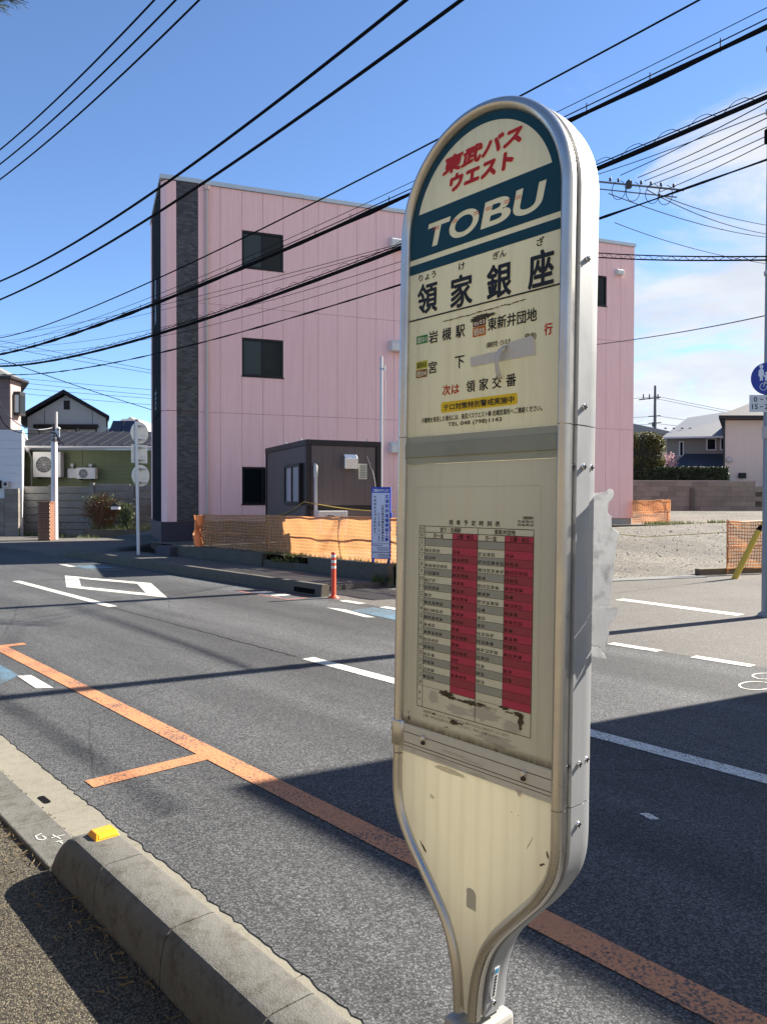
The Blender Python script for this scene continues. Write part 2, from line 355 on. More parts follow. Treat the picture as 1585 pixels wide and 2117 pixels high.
# ---- near kerb: raised blocks with a rounded end, then lowered blocks; gutter beside it
PROF = [(1.140, -0.05), (1.146, 0.09), (1.158, 0.148), (1.170, 0.172), (1.186, 0.186), (1.206, 0.191), (1.335, 0.191), (1.350, 0.186), (1.359, 0.172), (1.362, 0.15), (1.363, -0.05)]
kerb = structure('kerb')
def kerb_block(s0, s1, endcap=False):
    b = MB(); secs = []
    if endcap:
        for k in range(9):
            a = (math.pi / 2) * k / 8; secs.append((s0 + 0.20 * (1 - math.cos(a)), max(0.06, math.sin(a))))
        secs.append((s1, 1.0))
    else: secs = [(s0, 1.0), (s1, 1.0)]
    vs = []; m = len(PROF)
    for ss, h in secs: vs += [RS(ss, t, z * h if z > 0 else z) for t, z in PROF]
    b.add(vs, [(i * m + k, i * m + k + 1, (i + 1) * m + k + 1, (i + 1) * m + k) for i in range(len(secs) - 1) for k in range(m - 1)], True)
    b.add(vs[:m], [tuple(reversed(range(m)))]); b.add(vs[-m:], [tuple(range(m))])
    o = b.build('kerb_block', m_conc, kerb); e = o.modifiers.new('edges', 'EDGE_SPLIT'); e.split_angle = R(26); return o
kerb_block(-3.54, -3.043, True)
for k in range(9): kerb_block(-3.037 + 0.6 * k, -3.037 + 0.6 * k + 0.594)
low = [-3.55, -4.09, -4.55, -5.10, -5.70, -6.30, -6.90, -7.50, -8.10, -8.70, -9.30, -9.90, -10.5, -11.1]
for a, c in zip(low, low[1:]):
    MB().obox(RS(c + 0.003, 1.133, -0.05), U * (a - c - 0.006), N * 0.194, (0, 0, 0.072)).build('lowered_kerb_block', m_conc, kerb, bevel=0.008)
gutter = structure('gutter')
gs = [-12.19, -10.19, -8.19, -6.19, -4.19]
for a, c in zip(gs, gs[1:] + [-3.55]): MB().obox(RS(a + 0.002, 1.331, -0.05), U * (c - a - 0.004), N * 0.25, (0, 0, 0.0465)).build('gutter_block', m_gutter, gutter, bevel=0.004)
for a, c in zip([-3.55, -2.19, -0.19, 1.81], [-2.19, -0.19, 1.81, 3.81]): MB().obox(RS(a + 0.002, 1.3645, -0.05), U * (c - a - 0.004), N * 0.216, (0, 0, 0.0465)).build('gutter_block', m_gutter, gutter, bevel=0.004)
# drain slot in the gutter: flat black plate stands in for the hole's shade
b = MB(); pts = []
for k in range(12):
    a = 2 * math.pi * k / 12; cx = 0.045 if math.cos(a) > 0 else -0.045; pts.append(RS(-4.415 + cx + 0.022 * math.cos(a), 1.392 + 0.022 * math.sin(a), -0.0025))
b.poly(pts).build('drain_slot', m_black, gutter)
# chalk survey scribble on the lowered kerb
b = MB()
def chalk(bb, pts, w=0.006, z=0.0245):
    for p, q in zip(pts, pts[1:]):
        a, c = RS(p[0], p[1], z), RS(q[0], q[1], z); d = (c - a).normalized().cross(Vector((0, 0, 1))) * w * 0.5; bb.quad(a - d, c - d, c + d, a + d)
chalk(b, [(-3.90, 1.19), (-3.86, 1.185), (-3.83, 1.20), (-3.84, 1.22), (-3.88, 1.215)]); chalk(b, [(-3.90, 1.19), (-3.91, 1.22)])
chalk(b, [(-3.83, 1.24), (-3.82, 1.30)]); chalk(b, [(-3.86, 1.255), (-3.79, 1.27)]); chalk(b, [(-3.77, 1.24), (-3.76, 1.27)]); chalk(b, [(-3.775, 1.255), (-3.73, 1.26)])
b.build('chalk_mark', flat('chalk', (0.55, 0.54, 0.50)), kerb)

# ---- painted markings (each its own part of the road)
def strip(s0, s1, t0, t1, name, mat, parent=road, z=0.004): return MB().quad(RS(s0, t0, z), RS(s1, t0, z), RS(s1, t1, z), RS(s0, t1, z)).build(name, mat, parent)
for a in (-36.6, -26.6, -16.62, -6.55, 3.5): strip(a, a + 4.95, 4.645, 4.795, 'centre_dash', m_white)
strip(-9.40, 20, 2.385, 2.535, 'orange_line', m_orange)
strip(-9.40, -9.26, 2.537, 2.74, 'orange_tick', m_orange); strip(-4.54, -4.40, 1.66, 2.383, 'orange_tick', m_orange)
for a in (-9.94, -8.94, -7.94, -6.94, -5.94, -4.94, -3.94, -2.9): strip(a, a + (0.52 if a < -9 else 0.62), 7.79, 7.94, 'junction_dash', m_white, z=0.0045)
MB().quad(RS(-7.05, 11.36, 0.004), RS(-4.92, 11.12, 0.004), RS(-4.92, 11.38, 0.004), RS(-7.05, 11.62, 0.004)).build('stop_bar', m_white, side)
# hollow diamond ahead of a crossing
A, B, C_, D = (-17.14, 5.86), (-14.84, 5.10), (-12.14, 5.84), (-14.48, 6.62)
def lerp(p, q, k): return (p[0] + (q[0] - p[0]) * k, p[1] + (q[1] - p[1]) * k)
ctr = (-14.65, 5.855)
b = MB(); inner = [lerp(p, ctr, 0.34) for p in (A, B, C_, D)]; outer = [A, B, C_, D]
for i in range(4):
    j = (i + 1) % 4; b.quad(RS(*outer[i], 0.004), RS(*outer[j], 0.004), RS(*inner[j], 0.004), RS(*inner[i], 0.004))
b.build('diamond_marking', m_white, road)
# blue cycle chevrons with white edges
def chevron(s0, t0, L, w):
    MB().quad(RS(s0, t0, 0.0042), RS(s0 + L, t0, 0.0042), RS(s0 + L + 0.35, t0 + w, 0.0042), RS(s0 + 0.35, t0 + w, 0.0042)).build('cycle_chevron', m_blue, road)
    MB().quad(RS(s0 + L + 0.02, t0, 0.0046), RS(s0 + L + 0.55, t0 + 0.04, 0.0046), RS(s0 + L + 0.80, t0 + w - 0.02, 0.0046), RS(s0 + L + 0.37, t0 + w, 0.0046)).build('chevron_edge', m_white, road)
MB().quad(RS(-9.3, 1.88, 0.0042), RS(-7.30, 1.88, 0.0042), RS(-7.68, 2.20, 0.0042), RS(-9.3, 2.20, 0.0042)).build('cycle_chevron', m_blue, road)
MB().quad(RS(-7.66, 2.18, 0.0046), RS(-7.05, 2.16, 0.0046), RS(-6.97, 2.28, 0.0046), RS(-7.62, 2.29, 0.0046)).build('chevron_edge', m_white, road)
MB().quad(RS(-8.95, 7.25, 0.0042), RS(-7.2, 7.05, 0.0042), RS(-7.2, 7.72, 0.0042), RS(-9.0, 7.72, 0.0042)).build('cycle_chevron', m_blue, road)
MB().quad(RS(-9.45, 7.16, 0.0046), RS(-8.3, 6.98, 0.0046), RS(-8.2, 7.08, 0.0046), RS(-9.1, 7.25, 0.0046)).build('chevron_edge', m_white, road)
MB().quad(RS(-19.6, 6.85, 0.0042), RS(-18.5, 6.85, 0.0042), RS(-18.2, 7.45, 0.0042), RS(-19.3, 7.45, 0.0042)).build('cycle_chevron', m_blue, road)
MB().quad(RS(-20.2, 6.75, 0.0046), RS(-19.3, 6.70, 0.0046), RS(-19.2, 6.84, 0.0046), RS(-20.0, 6.90, 0.0046)).build('chevron_edge', m_white, road)
# faded red frame by the far kerb, chalked survey rings, worn spot
b = MB()
for s0, s1, t0, t1 in ((-12.2, -10.6, 7.22, 7.28), (-12.2, -10.6, 7.72, 7.78), (-12.2, -12.12, 7.28, 7.72), (-10.68, -10.6, 7.28, 7.72)): b.quad(RS(s0, t0, 0.004), RS(s1, t0, 0.004), RS(s1, t1, 0.004), RS(s0, t1, 0.004))
b.build('hydrant_frame_marking', m_redp, road)
b = MB()
for s0, s1 in ((-11.75, -11.6), (-11.3, -11.1)): b.quad(RS(s0, 7.34, 0.004), RS(s1, 7.34, 0.004), RS(s1, 7.66, 0.004), RS(s0, 7.66, 0.004))
b.build('hydrant_frame_marking', m_white, road)
for cs, ct, rs_, rt_ in ((-2.95, 7.05, 0.13, 0.20), (-3.05, 7.50, 0.11, 0.16)):
    b = MB(); ring = [RS(cs + rs_ * math.cos(a * 0.3927), ct + rt_ * math.sin(a * 0.3927), 0.004) for a in range(16)]; ri = [RS(cs + (rs_ - 0.02) * math.cos(a * 0.3927), ct + (rt_ - 0.02) * math.sin(a * 0.3927), 0.004) for a in range(16)]
    b.add(ring + ri, [(i, (i + 1) % 16, 16 + (i + 1) % 16, 16 + i) for i in range(16)]); b.build('survey_ring', m_white, road)
MB().poly([RS(-2.085 + 0.05 * math.cos(a), 3.70 + 0.028 * math.sin(a) + 0.008 * math.cos(a * 3), 0.004) for a in [k * 0.5236 for k in range(12)]]).build('paint_smear', m_white, road)
# manhole cover
b = MB(); b.lathe(RS(-17.75, 7.16, 0.0), [(0.31, 0.0), (0.31, 0.006), (0.27, 0.008)], 24)
mh = b.build('manhole_cover', plain('cast iron', (0.05, 0.05, 0.05), 0.6, 0.5, bmp=0.6, bscale=40), road)
# tar seam along the centre joint
b = MB(); pts = [(-11.6 + k * 0.1, 4.67 + random.uniform(-0.012, 0.012)) for k in range(50)]
chalk(b, pts, 0.010, 0.003); b.build('tar_seam', m_black, road)

# ---- far kerb, footway and the edge walls of the lot
fkerb = structure('far_kerb')
FP = [(7.885, -0.04), (7.892, 0.12), (7.905, 0.19), (7.925, 0.205), (8.035, 0.205), (8.05, 0.195), (8.06, 0.17), (8.06, -0.04)]
def fblock(s0, s1, name='kerb_block', top=1.0):
    b = MB(); m = len(FP); vs = [RS(ss, t, z * top if z > 0 else z) for ss in (s0, s1) for t, z in FP]
    b.add(vs, [(k, k + 1, m + k + 1, m + k) for k in range(m - 1)]); b.add(vs[:m], [tuple(reversed(range(m)))]); b.add(vs[m:], [tuple(range(m))]); return b.build(name, m_concD, fkerb)
for k in range(20): fblock(-22.55 + 0.6 * k + 0.004, -22.55 + 0.6 * k + 0.596)
b = MB(); m = len(FP); vs = [RS(ss, t, z * h if z > 0 else z) for ss, h in ((-23.6, 0.12), (-22.555, 1.0)) for t, z in FP]
b.add(vs, [(k, k + 1, m + k + 1, m + k) for k in range(m - 1)]); b.add(vs[:m], [tuple(reversed(range(m)))]); b.build('ramped_kerb_block', m_concD, fkerb)
MB().obox(RS(-11.35, 7.878, 0.03), U * 0.6, N * 0.02, (0, 0, 0.085)).build('inlet_slot', m_black, fkerb)  # black strip on the kerb face stands in for the shaded inlet hole
fwalk = MB().obox(RS(-22.5, 8.062, -0.04), U * 11.4, N * 1.69, (0, 0, 0.14)).build('far_footway', m_side, kind='structure')

# gravel lot, rising away from the road
FE0 = Vector((0.3, 14.55, 0))                                  # start of the lot's open front edge
def lot_z(x, y):
    base = 0.164 + 0.0173 * x + 0.0146 * y
    d = (Vector((x, y, 0)) - FE0).dot(-MF)
    k = min(1, max(0, (d - 0.05) / 6.5)); k = k * k * (3 - 2 * k)
    w = min(1, max(0, (x - 0.6) / 1.6)); k = 1 - w * (1 - k)
    w2 = min(1, max(0, (y - 34) / 12)); base = base * (1 - w2) + w2 * 1.04
    return 0.012 + base * k
bm = bmesh.new(); nx, ny = 78, 64; x0, y0, x1, y1 = -9.0, 12.0, 58.0, 74.0
vv = [[bm.verts.new((x0 + (x1 - x0) * i / nx, y0 + (y1 - y0) * j / ny, 0)) for i in range(nx + 1)] for j in range(ny + 1)]
for j in range(ny):
    for i in range(nx): bm.faces.new((vv[j][i], vv[j][i + 1], vv[j + 1][i + 1], vv[j + 1][i]))
for co, no in ((RS(0, 9.9), -N), (FE0, MF)):
    ge = bm.verts[:] + bm.edges[:] + bm.faces[:]; bmesh.ops.bisect_plane(bm, geom=ge, plane_co=co, plane_no=no, clear_outer=True)
for v in bm.verts: v.co.z = lot_z(v.co.x, v.co.y)
me = bpy.data.meshes.new('gravel_lot'); bm.to_mesh(me); bm.free(); me.materials.append(m_gravel)
for p in me.polygons: p.use_smooth = True
lot = bpy.data.objects.new('gravel_lot', me); COL.objects.link(lot); lot['kind'] = 'structure'
# steel plate strip laid along the open front of the lot
MB().obox(FE0 + E * 3.4 + MF * 0.45 + Vector((0, 0, 0.003)), E * 3.6, -MF * 0.42, (0, 0, 0.012)).build('gutter_plate', plain('chequer plate', (0.20, 0.20, 0.19), 0.6, 0.4, bmp=0.9, bscale=45), side)
# low concrete edge walls
lw = [(-20.0, -15.4, 0.40), (-13.55, -10.95, 0.43)]
for i, (a, c, h) in enumerate(lw):
    w = MB().obox(RS(a, 9.76, -0.04), U * (c - a), N * 0.17, (0, 0, h + 0.04)).build('edge_wall', m_concD, bevel=0.012)
    tag(w, ('low dark concrete edge wall running from the pink building corner', 'low dark concrete edge wall below the blue notice board')[i], 'wall', 'low edge walls of the lot')
w = MB().obox(RS(-15.38, 9.80, -0.04), U * 1.8, N * 0.14, (0, 0, 0.30)).build('edge_wall', m_concD, bevel=0.012); tag(w, 'lower weedy concrete step between the two edge walls', 'wall', 'low edge walls of the lot')
w = MB().obox(RS(-20.6, 9.55, -0.04), U * 0.9, N * 0.55, (0, 0, 0.40)).build('concrete_block', plain('plinth grey', (0.06, 0.055, 0.07), 0.8)); tag(w, 'dark grey concrete block at the foot of the pink building', 'block')
w = MB().obox(FE0 + E * 7.2 + MF * 0.02 + Vector((0, 0, -0.02)), E * 9, -MF * 0.16, (0, 0, 0.16)).build('edge_kerb', m_earth, bevel=0.01); tag(w, 'brown kerb edging below the orange net beside the yellow guy tube', 'kerb')

# grit caught in the joint between the gutter and the lowered kerb
b = MB()
for k in range(150):
    ss = random.uniform(-7.5, -3.5); tt = 1.335 + random.gauss(0, 0.012); p = RS(ss, tt, 0.0); r_ = random.uniform(0.002, 0.008)
    z_ = -0.004 if tt > 1.331 else 0.023; pts = [p + Vector((r_ * random.uniform(0.6, 1.3) * math.cos(a), r_ * random.uniform(0.6, 1.3) * math.sin(a), z_)) for a in (0, 1.25, 2.5, 3.77, 5.0)]; top_ = p + Vector((0, 0, z_ + r_ * 0.7)); b.add(pts + [top_], [(i, (i + 1) % 5, 5) for i in range(5)])
for k in range(120):
    ss = random.uniform(-3.5, 0.5); tt = 1.372 + abs(random.gauss(0, 0.012)); p = RS(ss, tt, 0.0); r_ = random.uniform(0.002, 0.007); pts = [p + Vector((r_ * random.uniform(0.6, 1.3) * math.cos(a), r_ * random.uniform(0.6, 1.3) * math.sin(a), -0.006)) for a in (0, 1.25, 2.5, 3.77, 5.0)]; b.add(pts + [p + Vector((0, 0, r_ * 0.6))], [(i, (i + 1) % 5, 5) for i in range(5)])
o = b.build('grit', plain('grit', (0.05, 0.042, 0.03), 0.9, var=0.4, scale=40), kind='stuff'); tag(o, 'dark grit caught along the kerb joint and gutter', 'grit')

# loose stones lying on the lot
b = MB()
for k in range(4200):
    i_ = random.uniform(2.5, 17); j_ = random.uniform(0.1, 14) * random.random() ** 0.5; p = FE0 + E * i_ - MF * j_; p.z = lot_z(p.x, p.y) - 0.004; r_ = random.choice((0.012, 0.018, 0.025, 0.04)) * random.uniform(0.7, 1.3)
    a0_ = random.uniform(0, 6.28); pts = [p + Vector((r_ * random.uniform(0.6, 1.2) * math.cos(a0_ + a), r_ * random.uniform(0.6, 1.2) * math.sin(a0_ + a), 0)) for a in (0, 1.57, 3.14, 4.71)]; t1 = p + Vector((r_ * 0.2, 0, r_ * random.uniform(0.4, 0.8))); b.add(pts + [t1], [(0, 1, 4), (1, 2, 4), (2, 3, 4), (3, 0, 4)])
o = b.build('loose_stones', plain('loose stone', (0.22, 0.21, 0.19), 0.85, var=0.6, scale=25), kind='stuff'); tag(o, 'loose grey stones scattered over the gravel lot', 'gravel')
# ================================================================== LETTERING
_fc = {}
def glyphs(body, bold=0.0, res=3):
    key = (body, bold)
    if body in ('T', 'O', 'B', 'U'): res = 10
    if key in _fc: return _fc[key]
    cu = bpy.data.curves.new('tmp', 'FONT'); cu.body = body; cu.resolution_u = res; cu.size = 1.0
    o = bpy.data.objects.new('tmp', cu); COL.objects.link(o); dg = bpy.context.evaluated_depsgraph_get(); dg.update()
    me = bpy.data.meshes.new_from_object(o.evaluated_get(dg)); vs = [(v.co.x, v.co.y) for v in me.vertices]; fs = [tuple(p.vertices) for p in me.polygons]
    bpy.data.objects.remove(o); bpy.data.curves.remove(cu); bpy.data.meshes.remove(me)
    _fc[key] = (vs, fs); return _fc[key]
def text_to(b, body, box, frame, bold=0.0, shear=0.0, z=0.0, fill=True):
    """fit the lettering into box (x0,y0,x1,y1) of a plane; frame(x, y, lift) -> point. bold = stroke growth as share of height"""
    vs, fs = glyphs(body)
    if not vs: return
    x0 = min(v[0] for v in vs); x1 = max(v[0] for v in vs); y0 = min(v[1] for v in vs); y1 = max(v[1] for v in vs)
    H = box[3] - box[1]; gx = bold * H; sx = (box[2] - box[0] - 2 * gx - abs(shear) * H) / max(1e-6, x1 - x0); sy = (H - 2 * gx) / max(1e-6, y1 - y0)
    offs = [(0, 0)] if bold == 0 else [(math.cos(a) * gx, math.sin(a) * gx) for a in [k * math.pi / 3 for k in range(6)]] + [(0, 0)]
    for i, (ox, oy) in enumerate(offs):
        pts = []
        for x, y in vs:
            yy = (y - y0) * sy; pts.append(frame(box[0] + gx + (x - x0) * sx + ox + shear * yy, box[1] + gx + yy + oy, z + i * 0.00002))
        b.add(pts, fs)

# ================================================================== BUS STOP SIGN
SA = Vector((0.65802759, -0.75299382, 0)); SY = Vector((0.75286217, 0.65791254, -0.01869891)); SB = Vector((0.01408016, 0.0123044, 0.99982516))
SC = Vector((0.1711, 1.4417, 1.66)); SL = SC - SB * 1.66
SM = Matrix(((SA.x, SY.x, SB.x, SL.x), (SA.y, SY.y, SB.y, SL.y), (SA.z, SY.z, SB.z, SL.z), (0, 0, 0, 1)))
Z0 = 1.66
sign = thing('bus_stop_sign', None, 'tall aluminium bus stop sign with arched blue top and timetable in the foreground', 'bus stop', matrix=SM)
def SP(a, v, lift=0.0): return Vector((a, -lift, v + Z0))
HW = [(-0.985, 0.006), (-0.965, 0.0065), (-0.925, 0.009), (-0.885, 0.0145), (-0.847, 0.025), (-0.815, 0.039), (-0.783, 0.060), (-0.75, 0.088), (-0.71, 0.124), (-0.68, 0.150), (-0.64, 0.175), (-0.61, 0.184), (-0.58, 0.1868), (-0.52, 0.187)]
def half(v):
    if v >= -0.52: return 0.187
    for i in range(len(HW) - 1):
        if HW[i][0] <= v <= HW[i + 1][0]:
            p0 = HW[max(i - 1, 0)]; p1 = HW[i]; p2 = HW[i + 1]; p3 = HW[min(i + 2, len(HW) - 1)]; k = (v - p1[0]) / (p2[0] - p1[0])
            m1 = (p2[1] - p0[1]) / max(1e-6, p2[0] - p0[0]) * (p2[0] - p1[0]); m2 = (p3[1] - p1[1]) / max(1e-6, p3[0] - p1[0]) * (p2[0] - p1[0])
            return (2 * k**3 - 3 * k**2 + 1) * p1[1] + (k**3 - 2 * k**2 + k) * m1 + (-2 * k**3 + 3 * k**2) * p2[1] + (k**3 - k**2) * m2
    return HW[0][1]
VC, RA = 0.532, 0.187
def right_side(v0, v1, n): return [(half(v0 + (v1 - v0) * k / n), v0 + (v1 - v0) * k / n) for k in range(n + 1)]
arch = [(RA * math.cos(a), VC + RA * math.sin(a)) for a in [math.pi * k / 40 for k in range(41)]]
J1, J2 = 0.1284, -0.520
path_top = [(0.187, J1 + 0.001), (0.187, 0.33)] + arch + [(-0.187, 0.33), (-0.187, J1 + 0.001)]
lowr = right_side(-0.965, J2 - 0.001, 44)
def sweep(paths, prof, name, mat):
    """prof = (outward offset, depth) closed outline"""
    b = MB()
    for path in paths:
        m = len(path); k = len(prof); vs = []
        for i, p in enumerate(path):
            q0 = path[max(0, i - 1)]; q1 = path[min(m - 1, i + 1)]; tx, ty = q1[0] - q0[0], q1[1] - q0[1]; L = math.hypot(tx, ty); nx_, ny_ = ty / L, -tx / L
            for o, d in prof: vs.append(SP(p[0] + nx_ * o, p[1] + ny_ * o, -d))
        b.add(vs, [(i * k + j, i * k + (j + 1) % k, (i + 1) * k + (j + 1) % k, (i + 1) * k + j) for i in range(m - 1) for j in range(k)], True)
        b.add(vs[:k], [tuple(reversed(range(k)))]); b.add(vs[-k:], [tuple(range(k))])
    o = b.build(name, mat, sign); e = o.modifiers.new('edges', 'EDGE_SPLIT'); e.split_angle = R(28); return o
front = [(0.0, 0.010), (0.0, -0.002), (0.0017, -0.0068), (0.005, -0.0112), (0.0098, -0.0135), (0.0145, -0.0127), (0.0185, -0.0100), (0.0215, -0.0055), (0.0225, -0.002), (0.0225, 0.0070), (0.0170, 0.0085), (0.0170, 0.0175), (0.004, 0.0175)]
mid = [(0.004, 0.0205), (0.0205, 0.0205), (0.0225, 0.0215), (0.0225, 0.0585), (0.0210, 0.0595), (0.004, 0.0595)]
back = [(0.0, 0.078), (0.004, 0.0610), (0.0190, 0.0610), (0.0190, 0.076), (0.0175, 0.081), (0.012, 0.085), (0.006, 0.086), (0.001, 0.083)]
seam = [(0.004, 0.016), (0.0140, 0.016), (0.0140, 0.064), (0.004, 0.064)]
mid_r = right_side(J2 + 0.001, J1 - 0.001, 2); mid_l = [(-x, y) for x, y in reversed(mid_r)]
low_r = lowr; low_l = [(-x, y) for x, y in reversed(lowr)]
for nm, pr, mt in (('front_frame', front, m_alu), ('edge_band', mid, m_alu2), ('back_frame', back, m_alu2)):
    for pth in ([path_top], [mid_r], [mid_l], [low_r], [low_l]): sweep(pth, pr, nm, mt)
sweep([path_top, mid_r, mid_l, low_r, low_l], seam, 'frame_seam', m_black)

def panelmat(name, col, dirt, streaks=0.4, trans=0.0, rough=0.42):
    m, t, p, out = nt(name); v = objc(t)
    n1 = noise(t, v, 5, 6, 0.65); n2 = noise(t, mapped(t, v, (26, 26, 2.2)), 2.0, 5); n3 = noise(t, v, 70, 4, 0.7)
    c = mixc(t, n1.outputs[0], tuple(x * 0.90 for x in col), tuple(min(1, x * 1.06) for x in col))
    c = mixc(t, tmath(t, 'MULTIPLY', mrange(t, n2.outputs[0], 0.48, 0.72), streaks), c, dirt)
    c = mixc(t, tmath(t, 'MULTIPLY', mrange(t, n3.outputs[0], 0.60, 0.78), 0.35), c, dirt)
    t.links.new(c, p.inputs['Base Color']); p.inputs['Roughness'].default_value = rough; p.inputs['Specular IOR Level'].default_value = 0.45
    bump(t, p, n3.outputs[0], 0.05, 0.002)
    if trans:
        tr = t.nodes.new('ShaderNodeBsdfTranslucent'); t.links.new(c, tr.inputs[0]); mx = t.nodes.new('ShaderNodeMixShader'); mx.inputs[0].default_value = trans
        t.links.new(p.outputs[0], mx.inputs[1]); t.links.new(tr.outputs[0], mx.inputs[2]); t.links.new(mx.outputs[0], out.inputs[0])
    return m
m_face = panelmat('aged sign face', (0.62, 0.605, 0.44), (0.45, 0.41, 0.26), 0.40, 0.22)
m_face2 = panelmat('aged timetable board', (0.50, 0.49, 0.395), (0.42, 0.385, 0.27), 0.30, 0.14)
m_face3 = panelmat('aged lower panel', (0.80, 0.77, 0.64), (0.66, 0.61, 0.47), 0.35, 0.37)
def flutes(m, k=0.16):
    t = m.node_tree; p = [n for n in t.nodes if n.type == 'BSDF_PRINCIPLED'][0]; src = p.inputs['Base Color'].links[0].from_socket
    w = t.nodes.new('ShaderNodeTexWave'); w.bands_direction = 'X'; w.inputs['Scale'].default_value = 9.0; w.inputs['Distortion'].default_value = 1.6; w.inputs['Detail'].default_value = 3; w.inputs['Detail Scale'].default_value = 2.0; t.links.new(mapped(t, objc(t), (1, 1, 0.25)), w.inputs[0])
    c = mixc(t, tmath(t, 'MULTIPLY', tmath(t, 'POWER', w.outputs[1], 3.0), k), src, (0.45, 0.38, 0.24))
    for n in t.nodes:
        if n.type == 'BSDF_PRINCIPLED': t.links.new(c, n.inputs['Base Color'])
        if n.type == 'BSDF_TRANSLUCENT': t.links.new(c, n.inputs[0])
flutes(m_face3, 0.13); flutes(m_face2, 0.04)
m_band = brushed('green grey rail', (0.38, 0.385, 0.285), 0.45, (2, 2, 60), 0.15, 0.1)
m_rail = brushed('painted rail', (0.68, 0.645, 0.52), 0.45, (2, 2, 60), 0.12, 0.0)
def splate(pts, name, mat, d0=0.0, th=0.006, parent=sign): return MB().poly([SP(a, v, -d0) for a, v in pts]).build(name, mat, parent)
top_pts = [(-0.188, J1), (0.188, J1)] + [(0.188 * math.cos(a), VC + 0.188 * math.sin(a)) for a in [math.pi * k / 40 for k in range(41)]]
face = splate(top_pts, 'name_panel', m_face)
rail = MB().prism([SP(-0.188, 0.0728, 0.002), SP(0.188, 0.0728, 0.002), SP(0.188, 0.1280, 0.002), SP(-0.188, 0.1280, 0.002)], (0, 0.008, 0)).build('dividing_rail', m_band, sign)
b = MB()
for v, h, l in ((0.1137, 0.0008, 0.0026), (0.1000, 0.0135, 0.0055), (0.0867, 0.0010, 0.0026)): b.box(-0.187, 0.187, -l, -0.001, v - h + Z0, v + h + Z0)
b.build('rail_groove', brushed('green grey rail dark', (0.31, 0.315, 0.23), 0.5, (2, 2, 60), 0.15, 0.1), rail)
board = splate([(-0.188, -0.4575), (0.188, -0.4575), (0.188, 0.0722), (-0.188, 0.0722)], 'timetable_board', m_face2)
lrail = MB().box(-0.188, 0.188, -0.0035, 0.006, -0.5013 + Z0, -0.4578 + Z0).build('hinge_rail', m_rail, sign, bevel=0.0012)
b = MB()
for v in (-0.4735, -0.4945): b.box(-0.186, 0.186, -0.0038, -0.0034, v - 0.0006 + Z0, v + 0.0006 + Z0)
b.build('rail_line', m_black, lrail)
MB().box(-0.188, 0.188, -0.0008, 0.004, -0.5028 + Z0, -0.5013 + Z0).build('rail_gap', m_black, lrail)
lips = MB().box(-0.188, 0.188, -0.0015, 0.005, -0.5145 + Z0, -0.5030 + Z0).build('lower_lip', m_rail, sign)
lp = [(half(v) + 0.001, v) for v in [-0.965 + (-0.515 + 0.965) * k / 30 for k in range(31)]]
lowpanel = splate(lp + [(-a, v) for a, v in reversed(lp)], 'lower_panel', m_face3)
bp = [(half(v) + 0.002, v) for v in [-0.965 + (0.5 + 0.965) * k / 60 for k in range(61)]] + [(0.189 * math.cos(a), VC + 0.189 * math.sin(a)) for a in [math.pi * k / 24 for k in range(25)]]
backp = splate(bp + [(-a, v) for a, v in reversed(bp[:61])], 'back_panel', m_face3, 0.0775, 0.004)
# grime collected along the foot of the timetable board
m, t, p, out = nt('grime'); p.inputs['Base Color'].default_value = (0.10, 0.065, 0.03, 1); p.inputs['Roughness'].default_value = 0.9
sx_ = t.nodes.new('ShaderNodeSeparateXYZ'); t.links.new(objc(t), sx_.inputs[0])
nz = noise(t, mapped(t, objc(t), (30, 1, 10)), 3, 4); kk = tmath(t, 'MULTIPLY', mrange(t, sx_.outputs[2], Z0 - 0.4578, Z0 - 0.4578 + 0.018, 0.95, 0.0), mrange(t, nz.outputs[0], 0.3, 0.7, 0.5, 1.0))
tp = t.nodes.new('ShaderNodeBsdfTransparent'); mx = t.nodes.new('ShaderNodeMixShader'); t.links.new(kk, mx.inputs[0]); t.links.new(tp.outputs[0], mx.inputs[1]); t.links.new(p.outputs[0], mx.inputs[2]); t.links.new(mx.outputs[0], out.inputs[0])
MB().quad(SP(-0.186, -0.4572, 0.0006), SP(0.186, -0.4572, 0.0006), SP(0.186, -0.437, 0.0006), SP(-0.186, -0.437, 0.0006)).build('grime_line', m, board)

# screws and locks
def screw(a, v, d, r=0.0052):
    b = MB(); b.lathe((a, d, v + Z0), [(r, 0), (r, 0.0012), (r * 0.82, 0.0030), (r * 0.45, 0.0038)], 12, (1, 0, 0)); o = b.build('screw', m_chrome, sign)
    c = MB()
    for w, h in ((0.0011, 0.005), (0.005, 0.0011)): c.box(a + 0.0033, a + 0.0041, d - w, d + w, v + Z0 - h, v + Z0 + h)
    c.build('screw_slot', m_black, o)
ax = 0.2095
for v, d in ((0.412, 0.041), (0.160, 0.039), (0.058, 0.013), (0.058, 0.040), (-0.449, 0.013), (-0.449, 0.041), (-0.552, 0.041)): screw(ax if d > 0.03 else 0.2040, v, d)
for v in (0.058, -0.447): screw(0.2060, v, 0.067)
screw(0.0305, -0.945, 0.040)
for v in (0.058, -0.449, 0.10): MB().lathe((-0.2095, 0.012, v + Z0), [(0.006, 0), (0.006, 0.002), (0.003, 0.005)], 12, (-1, 0, 0)).build('screw', m_chrome, sign)
for a, v in ((-0.1215, -0.4775), (0.1295, -0.4800)):
    o = MB().lathe((a, -0.0035, v + 0.004 + Z0), [(0.0058, 0), (0.0058, 0.004), (0.0040, 0.007)], 14, (0, -1, 0)).build('lock', m_chrome, sign)
    MB().box(a - 0.0045, a + 0.003, -0.0095, -0.0036, v - 0.0095 + Z0, v - 0.003 + Z0).build('lock_tab', plain('dark lock', (0.07, 0.06, 0.05), 0.3, 0.8), o, bevel=0.001)
